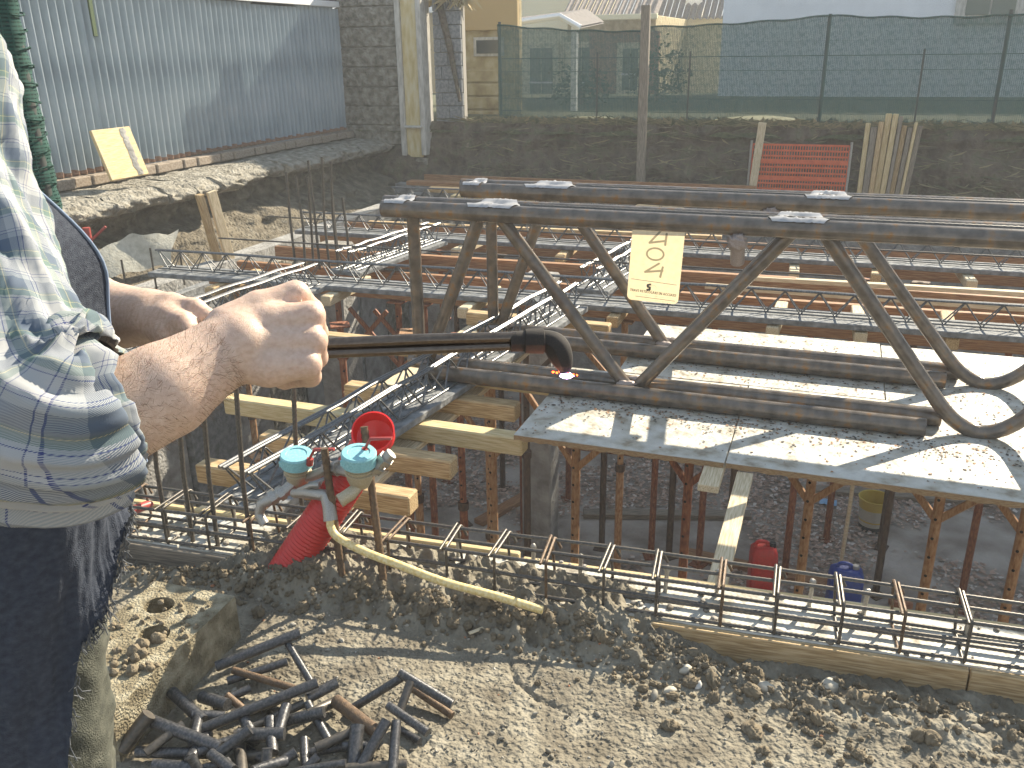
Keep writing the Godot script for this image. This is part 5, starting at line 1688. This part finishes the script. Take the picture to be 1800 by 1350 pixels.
func person() -> void:
	var P := V(-.937, 0, -.728)
	var o := thing("person", "man in plaid shirt, navy vest and torn dark trousers holding a gas torch", "person", P)
	var rf := [[V(-0.652, 1.278, -0.512), 0.0450], [V(-0.609, 1.286, -0.562), 0.0490], [V(-0.570, 1.306, -0.618), 0.0445], [V(-0.545, 1.326, -0.669), 0.0345], [V(-0.531, 1.334, -0.684), 0.0335]]
	var rh := [
		[[V(-0.546, 1.350, -0.688), 0.0205], [V(-0.529, 1.360, -0.719), 0.0180], [V(-0.505, 1.369, -0.748), 0.0140], [V(-0.506, 1.345, -0.777), 0.0115], [V(-0.546, 1.329, -0.790), 0.0100], [V(-0.557, 1.327, -0.768), 0.0090]],
		[[V(-0.540, 1.342, -0.683), 0.0215], [V(-0.513, 1.349, -0.708), 0.0200], [V(-0.478, 1.354, -0.730), 0.0145], [V(-0.494, 1.326, -0.762), 0.0120], [V(-0.538, 1.309, -0.773), 0.0105], [V(-0.550, 1.313, -0.754), 0.0095]],
		[[V(-0.535, 1.332, -0.678), 0.0215], [V(-0.506, 1.332, -0.698), 0.0205], [V(-0.469, 1.333, -0.717), 0.0140], [V(-0.486, 1.305, -0.746), 0.0115], [V(-0.530, 1.289, -0.757), 0.0100], [V(-0.543, 1.299, -0.739), 0.0090]],
		[[V(-0.529, 1.320, -0.673), 0.0205], [V(-0.501, 1.314, -0.687), 0.0205], [V(-0.468, 1.314, -0.702), 0.0135], [V(-0.484, 1.290, -0.729), 0.0105], [V(-0.522, 1.278, -0.738), 0.0090], [V(-0.534, 1.287, -0.724), 0.0080]],
		[[V(-0.554, 1.344, -0.702), 0.0190], [V(-0.548, 1.343, -0.738), 0.0150], [V(-0.537, 1.323, -0.768), 0.0120], [V(-0.516, 1.313, -0.783), 0.0095]]]
	var lf := [[V(-1.005, 1.299, -0.878), 0.050], [V(-0.891, 1.296, -0.850), 0.046], [V(-0.816, 1.296, -0.832), 0.038], [V(-0.763, 1.304, -0.820), 0.033]]
	var lh := [
		[[V(-0.767, 1.308, -0.826), 0.0240], [V(-0.733, 1.316, -0.825), 0.0170], [V(-0.699, 1.316, -0.826), 0.0125], [V(-0.679, 1.307, -0.824), 0.0105], [V(-0.666, 1.299, -0.820), 0.0085]],
		[[V(-0.763, 1.301, -0.820), 0.0250], [V(-0.726, 1.307, -0.807), 0.0190], [V(-0.693, 1.307, -0.796), 0.0135], [V(-0.674, 1.296, -0.787), 0.0115], [V(-0.668, 1.286, -0.780), 0.0095]],
		[[V(-0.764, 1.289, -0.826), 0.0220], [V(-0.724, 1.291, -0.829), 0.0150], [V(-0.691, 1.284, -0.827), 0.0110], [V(-0.670, 1.274, -0.820), 0.0090]],
		[[V(-0.763, 1.282, -0.823), 0.0200], [V(-0.723, 1.280, -0.826), 0.0140], [V(-0.696, 1.272, -0.821), 0.0100], [V(-0.678, 1.262, -0.812), 0.0085]],
		[[V(-0.746, 1.301, -0.803), 0.0200], [V(-0.712, 1.294, -0.790), 0.0140], [V(-0.688, 1.281, -0.782), 0.0110], [V(-0.668, 1.273, -0.780), 0.0090]]]
	var eye := V(0, 1.6, 0)                                  # the far arm lies a little deeper: same bearing, one tenth farther and larger
	for ch in [lf] + lh:
		for q in ch:
			q[0] = eye + (q[0] - eye) * 1.1
			q[1] *= 1.1
	var skin := MB.new()
	var bn := []
	chain(rf, bn, P)
	for h in rh: chain(h, bn, P)
	nets(skin, bn, .0033, .0050, .0009, 4)
	bn = []
	chain(lf, bn, P)
	for h in lh: chain(h, bn, P)
	nets(skin, bn, .0048, .009, .0009, 5)
	var le: Vector3 = lf[0][0] - P
	var re: Vector3 = rf[0][0] - P
	var rs := V(-.808, 1.530, -.659) - P
	var ls := L(-.05, 1.52, -.17)
	bn = [[L(-.02, 1.0, 0), L(0, 1.25, 0), .09, .085], [L(0, 1.25, 0), L(-.06, 1.45, 0), .09, .08], [L(-.07, 1.48, .09), L(-.07, 1.48, -.09), .06, .06],
		[L(-.07, 1.5, 0), L(-.085, 1.66, 0), .06, .055], [rs, re, .040, .040], [ls, le, .045, .045], [rs, L(-.07, 1.48, .09), .05, .06], [ls, L(-.07, 1.48, -.09), .05, .06]]
	for s in [-1, 1]:
		bn += [[L(.0, 1.0, s * .09), L(-.05, .52, s * .1), .07, .055], [L(-.05, .52, s * .1), L(-.06, .08, s * .1), .05, .035], [L(-.05, .05, s * .1), L(.1, .04, s * .11), .035, .03]]
	nets(skin, bn, .02, .03)
	# head
	bn = [[L(-0.090, 1.765, 0), L(-0.035, 1.765, 0), .083, .072], [L(-0.040, 1.70, 0), L(-0.005, 1.672, 0), .055, .038], [L(0.015, 1.735, 0), L(0.058, 1.712, 0), .009, .013], [L(0.015, 1.765, .03), L(0.015, 1.765, -.03), .025, .025],
		[L(0.005, 1.69, .02), L(0.005, 1.69, -.02), .026, .026], [L(0.028, 1.692, .014), L(0.028, 1.692, -.014), .006, .006], [L(0.028, 1.682, .012), L(0.028, 1.682, -.012), .006, .006],
		[L(-0.070, 1.75, .083), L(-0.080, 1.715, .082), .014, .010], [L(-0.070, 1.75, -.083), L(-0.080, 1.715, -.082), .014, .010], [L(-0.080, 1.70, 0), L(-0.090, 1.58, 0), .052, .058]]
	nets(skin, bn, .007, .014)
	part("body", skin.mesh(), M.skin, o)
	for s in [-1, 1]:
		var e := MB.new()
		blob(e, L(0.025, 1.745, s * .031), Vector3.ONE * .011, 10, 2)
		part("eye", e.mesh(), M.white_metal, o)
	var hr := MB.new()
	hr.grid(30, 14, func(a: float, b: float):
		var t: float = a * TAU; var u: float = lerpf(-.25, PI * .5, b)
		if cos(t) > .2: u = lerpf(.55, PI * .5, b)
		var d := V(cos(t) * cos(u), sin(u), sin(t) * cos(u))
		return L(-.07 + d.x * .115, 1.772 + d.y * .092, d.z * .092))
	part("hair", hr.mesh(), M.head_hair, o)
	# fine hair on the forearm
	var ah := MB.new()
	for k in 3600:
		var t := rng.randf_range(.12, 3.35)
		var i: int = min(int(t), 3)
		var a: Vector3 = rf[i][0]; var b: Vector3 = rf[i + 1][0]
		var c := a.lerp(b, t - i) - P
		var r: float = lerpf(rf[i][1], rf[i + 1][1], t - i)
		var ax := (b - a).normalized()
		var sd := ax.cross(Vector3.UP).normalized()
		var ot := sd.cross(ax)
		var an := rng.randf() * TAU
		var nrm := sd * cos(an) + ot * sin(an)
		var tan := ax.cross(nrm)
		var root := c + nrm * (r - .0008)
		var dir := (nrm * rng.randf_range(.2, .8) + ax * rng.randf_range(.1, .9) + tan * rng.randfn() * .5 + V(0, -.2, 0)).normalized()
		var ln := rng.randf_range(.005, .013)
		var sw := dir.cross(nrm).normalized() * .00010
		var m := root + dir * ln * .5 + nrm * .0006
		var tip := root + dir * ln
		ah.face([root - sw, root + sw, m + sw, m - sw])
		ah.face([m - sw, m + sw, tip])
	part("arm_hair", ah.mesh(), M.hair, o)
	# sleeve: loose cloth lofted along the arm, bunched at the elbow
	var sp := [V(-0.875, 1.595, -0.722), V(-0.848, 1.590, -0.698), V(-0.808, 1.538, -0.659), V(-0.756, 1.460, -0.613), V(-0.698, 1.388, -0.571), V(-0.652, 1.322, -0.538), V(-0.620, 1.300, -0.543), V(-0.610, 1.301, -0.564), V(-0.599, 1.303, -0.581)]
	var sr := [.025, .060, .056, .055, .063, .086, .086, .074, .062]
	var cp := spline(sp, 14); var crad := spline1(sr, 14)
	var fn := noise(1.0, 33, 3)
	var n := cp.size()
	var seg := 96
	var sl := MB.new()
	var side := V(0, 0, 1)
	var run := 0.0
	var rings := []
	for k in n:
		var t: Vector3 = (cp[min(k + 1, n - 1)] - cp[max(k - 1, 0)]).normalized()
		side = (side - t * side.dot(t)).normalized()
		var ot := t.cross(side)
		if k > 0: run += cp[k].distance_to(cp[k - 1])
		var bunch := smoothstep(.35, .75, float(k) / n) * (1.0 - .6 * smoothstep(.85, 1.0, float(k) / n))
		rings.push_back([cp[k] - P, side, ot, crad[k]])
		for j in seg + 1:
			var a := TAU * j / seg
			var w := fn.get_noise_3d(cos(a) * 2.2 + run * 5.0, sin(a) * 2.2, run * 7.0) * .012
			var ridge = 1.0 - 2.0 * abs(fn.get_noise_3d(cos(a) * 2.2 + run * 9.0, sin(a) * 2.2 - run * 4.0, 3.0 + run * 6.0))
			w += bunch * ridge * .013 - bunch * .003
			w += .004 * (1.0 - bunch) * sin(a * 5.0 + run * 20.0)
			var r: float = crad[k] + w
			sl.add(cp[k] - P + side * (cos(a) * r) + ot * (sin(a) * r), Vector2(float(j) / seg * 9.0, run * 22.0 + .35 * sin(a + run * 6.0)))
	for k in n - 1:
		for j in seg:
			var a := k * (seg + 1) + j
			sl.quad(a, a + 1, a + seg + 2, a + seg + 1)
	part("sleeve", sl.mesh(), M.shirt, o)
	# rolled cuff
	var cu := MB.new()
	var ct: Vector3 = (cp[n - 1] - cp[n - 3]).normalized()
	var cs: Vector3 = rings[n - 1][1]; var cq: Vector3 = rings[n - 1][2]
	cu.grid(80, 14, func(a: float, b: float):
		var an: float = a * TAU
		var prof := [[-.036, .004], [-.034, .008], [-.02, .0075], [-.004, .007], [.004, .005], [.007, .000], [.004, -.005], [-.004, -.009], [-.02, -.012], [-.034, -.014]]
		var i: int = min(int(b * 9.0), 8)
		var fr: float = b * 9.0 - i
		var al: float = lerpf(prof[i][0], prof[i + 1][0], fr); var out: float = lerpf(prof[i][1], prof[i + 1][1], fr)
		var r: float = .060 + out + .006 * fn.get_noise_3d(cos(an) * 3.0, sin(an) * 3.0, b * 2.0) + (.012 * max(0.0, -sin(an)) if true else 0.0)
		var wob := .012 * fn.get_noise_2d(cos(an) * 2.0, sin(an) * 2.0 + 9.0)
		return rings[n - 1][0] + ct * (al + wob) + cs * (cos(an) * r) + cq * (sin(an) * r))
	for i in cu.uv.size(): cu.uv[i] = Vector2(cu.uv[i].x * 8.0 + .3, cu.uv[i].y * 1.6 + cu.uv[i].x * .8)
	part("cuff", cu.mesh(), M.shirt, o)
	# other sleeve, mostly hidden
	var s2 := MB.new()
	s2.tube([ls + V(0, .04, 0), ls.lerp(le, .5), le], [.075, .07, .07], 24, false)
	for i in s2.uv.size(): s2.uv[i] = s2.uv[i] * Vector2(8, 17)
	part("sleeve", s2.mesh(), M.shirt, o)
	# vest
	var ve := MB.new()
	ve.grid(72, 40, func(a: float, b: float):
		var t: float = a * TAU
		var y := lerpf(1.02, 1.585, b)
		var fa := lerpf(.135, .118, b); var ra := .165 + .02 * sin(b * PI)
		if b > .85:
			var q: float = (b - .85) / .15
			fa = lerpf(fa, .075, q * q); ra = lerpf(ra, .10, q)
		var w := .008 * fn.get_noise_3d(cos(t) * 3.0, y * 9.0, sin(t) * 3.0)
		return L((fa + w) * cos(t) - .005 - .09 * smoothstep(1.25, 1.6, y), y, (ra + w) * sin(t)))
	part("vest", ve.mesh(), M.navy, o)
	var fl := MB.new()                                       # open front edge of the vest with its stitched hem
	fl.grid(8, 30, func(a: float, b: float):
		var y := lerpf(1.10, 1.50, b)
		return L(.095 + .055 * a + .008 * sin(b * 7.0 + a * 2.0) - .10 * smoothstep(.6, 1.1, b), y, lerpf(.10, .02, a) + .01 * sin(b * 9.0)))
	part("vest_flap", fl.mesh(), M.navy, o)
	var hm := MB.new()
	var hp := []
	for k in 31:
		var b := k / 30.0
		hp.push_back(L(.150 + .008 * sin(b * 7.0 + 2.0) - .10 * smoothstep(.6, 1.1, b), lerpf(1.10, 1.50, b), .02 + .01 * sin(b * 9.0)))
	hm.tube(hp, .0025, 6)
	part("seam", hm.mesh(), M.denim_light, o)
	var co := MB.new()
	co.grid(40, 6, func(a: float, b: float):
		var t: float = a * TAU
		var r := lerpf(.078, .098, sin(b * PI * .8))
		return L(-.10 + r * cos(t) * 1.05, 1.572 + .045 * sin(b * PI) - .025 * b + .02 * (1.0 - cos(t)) * .5, r * sin(t)))
	part("collar", co.mesh(), M.denim_light, o)
	# trousers
	bn = [[L(-.02, 1.07, .04), L(-.02, 1.07, -.04), .115, .115]]
	for s in [-1, 1]:
		bn += [[L(.008, 1.06, s * .085), L(-.03, .80, s * .092), .092, .088], [L(-.03, .80, s * .092), L(-.05, .52, s * .1), .088, .080], [L(-.05, .52, s * .1), L(-.06, .10, s * .1), .080, .075]]
	var tr := MB.new()
	nets(tr, bn, .012, .03, .011, 8)
	part("trousers", tr.mesh(), M.olive, o)
	# torn outer layer on the near leg
	var cx := V(0, 0, 0)
	var low := func(d: float) -> float:                       # height of the tear at an angle from straight ahead
		var y := 1.065 - .11 * smoothstep(4.0, 62.0, d)
		if d > 58.0: y = lerpf(y, .72, smoothstep(58.0, 78.0, d))
		return y + .007 * fn.get_noise_1d(d * .9) + .004 * sin(d * 1.3)
	var tn := MB.new()
	tn.grid(150, 34, func(a: float, b: float):
		var d := lerpf(-6.0, 200.0, a)
		var t := deg_to_rad(d)
		var y := lerpf(1.16, low.call(d), b)
		var c := L(.008 - (1.06 - y) * .146, y, .085)
		var fl2 := .016 * pow(b, 3.0)
		var r := .106 + .007 * fn.get_noise_3d(cos(t) * 3.0, y * 8.0, sin(t) * 3.0) + .006 * sin(t * 3.0 + y * 15.0) + fl2
		return c + (FW * cos(t) + RT * sin(t)) * r)
	part("torn_layer", tn.mesh(), M.navy, o)
	var fy := MB.new()
	for k in 170:
		var d := rng.randf_range(-4.0, 75.0)
		var t := deg_to_rad(d)
		var y: float = low.call(d)
		var c := L(.008 - (1.06 - y) * .146, y, .085) + (FW * cos(t) + RT * sin(t)) * (.119 + rng.randf_range(-.003, .004))
		var dr := V(rng.randfn() * .5, -1, rng.randfn() * .5).normalized()
		var ln := rng.randf_range(.004, .016)
		fy.tube([c + V(0, .006, 0), c + dr * ln * .5 + V(rng.randfn(), rng.randfn(), rng.randfn()) * .002, c + dr * ln + V(rng.randfn(), 0, rng.randfn()) * .003], .0007, 4, false)
	part("frayed_edge", fy.mesh(), M.fray, o)
	for s in [-1, 1]:
		var b := MB.new()
		b.tube([L(-.09, .05, s * .1), L(-.02, .055, s * .1), L(.10, .045, s * .105), L(.165, .035, s * .11)], [.045, .052, .046, .025], 16)
		b.tube([L(-.055, .05, s * .1), L(-.055, .17, s * .1)], [.052, .056], 16)
		part("boot", b.mesh(), M.leather, o)
	# torch
	var tb := V(-.545, 1.30, -.73)
	var g := thing("gas_torch", "long brass gas torch with a black down-turned nozzle in the fist", "torch", tb)
	var a1 := MB.new()
	a1.tube([V(-.562, 1.316, -.716) - tb, V(-.492, 1.313, -.764) - tb, V(-.400, 1.3055, -.834) - tb, V(-.318, 1.297, -.896) - tb], .0064, 14)
	part("upper_tube", a1.mesh(), M.torch_brass, g)
	var a2 := MB.new()
	a2.tube([V(-.561, 1.308, -.714) - tb, V(-.491, 1.303, -.761) - tb, V(-.400, 1.2945, -.832) - tb, V(-.318, 1.2875, -.894) - tb], .0052, 14)
	part("lower_tube", a2.mesh(), M.torch_brass, g)
	var nz := MB.new()
	var hp2 := spline([V(-.324, 1.292, -.894) - tb, V(-.306, 1.2922, -.902) - tb, V(-.291, 1.2915, -.909) - tb, V(-.279, 1.2865, -.911) - tb, V(-.272, 1.276, -.909) - tb, V(-.267, 1.265, -.906) - tb, V(-.265, 1.257, -.904) - tb], 6)
	nz.tube(hp2, spline1([.0108, .0112, .0124, .0146, .0140, .0100, .0050], 6), 9)
	part("nozzle", nz.mesh(), M.torch_dark, g)
	var cl := MB.new()
	var ca := (V(-.292, 1.2912, -.908) - V(-.326, 1.2922, -.893)).normalized()
	cl.lathe(V(-.326, 1.2922, -.893) - tb, ca, [Vector2(.0, 0), Vector2(.0120, 0), Vector2(.0120, .016), Vector2(.0142, .0165), Vector2(.0148, .037), Vector2(.0120, .038)], 12)
	part("collar", cl.mesh(), M.torch_dark, g)
	var fm := MB.new()
	blob(fm, V(-.264, 1.2545, -.904) - tb, V(.0085, .0030, .006), 10, 3)
	part("flame", fm.mesh(), M.flame, g)
	for k in 14:
		var e := MB.new()
		blob(e, V(-.264 + rng.randfn() * .009, 1.2555 + abs(rng.randfn()) * .0022, -.904 + rng.randfn() * .004) - tb, Vector3.ONE * rng.randf_range(.0006, .0016), 6, k)
		part("spark", e.mesh(), M.spark, g)
	var lt := OmniLight3D.new()
	lt.name = "flame_light"
	lt.light_color = Color(1, .7, .6)
	lt.light_energy = .004
	lt.light_size = .006
	lt.omni_range = 3.0
	lt.omni_attenuation = 2.0
	lt.shadow_enabled = true
	g.add_child(lt)
	lt.position = V(-.264, 1.249, -.904) - tb
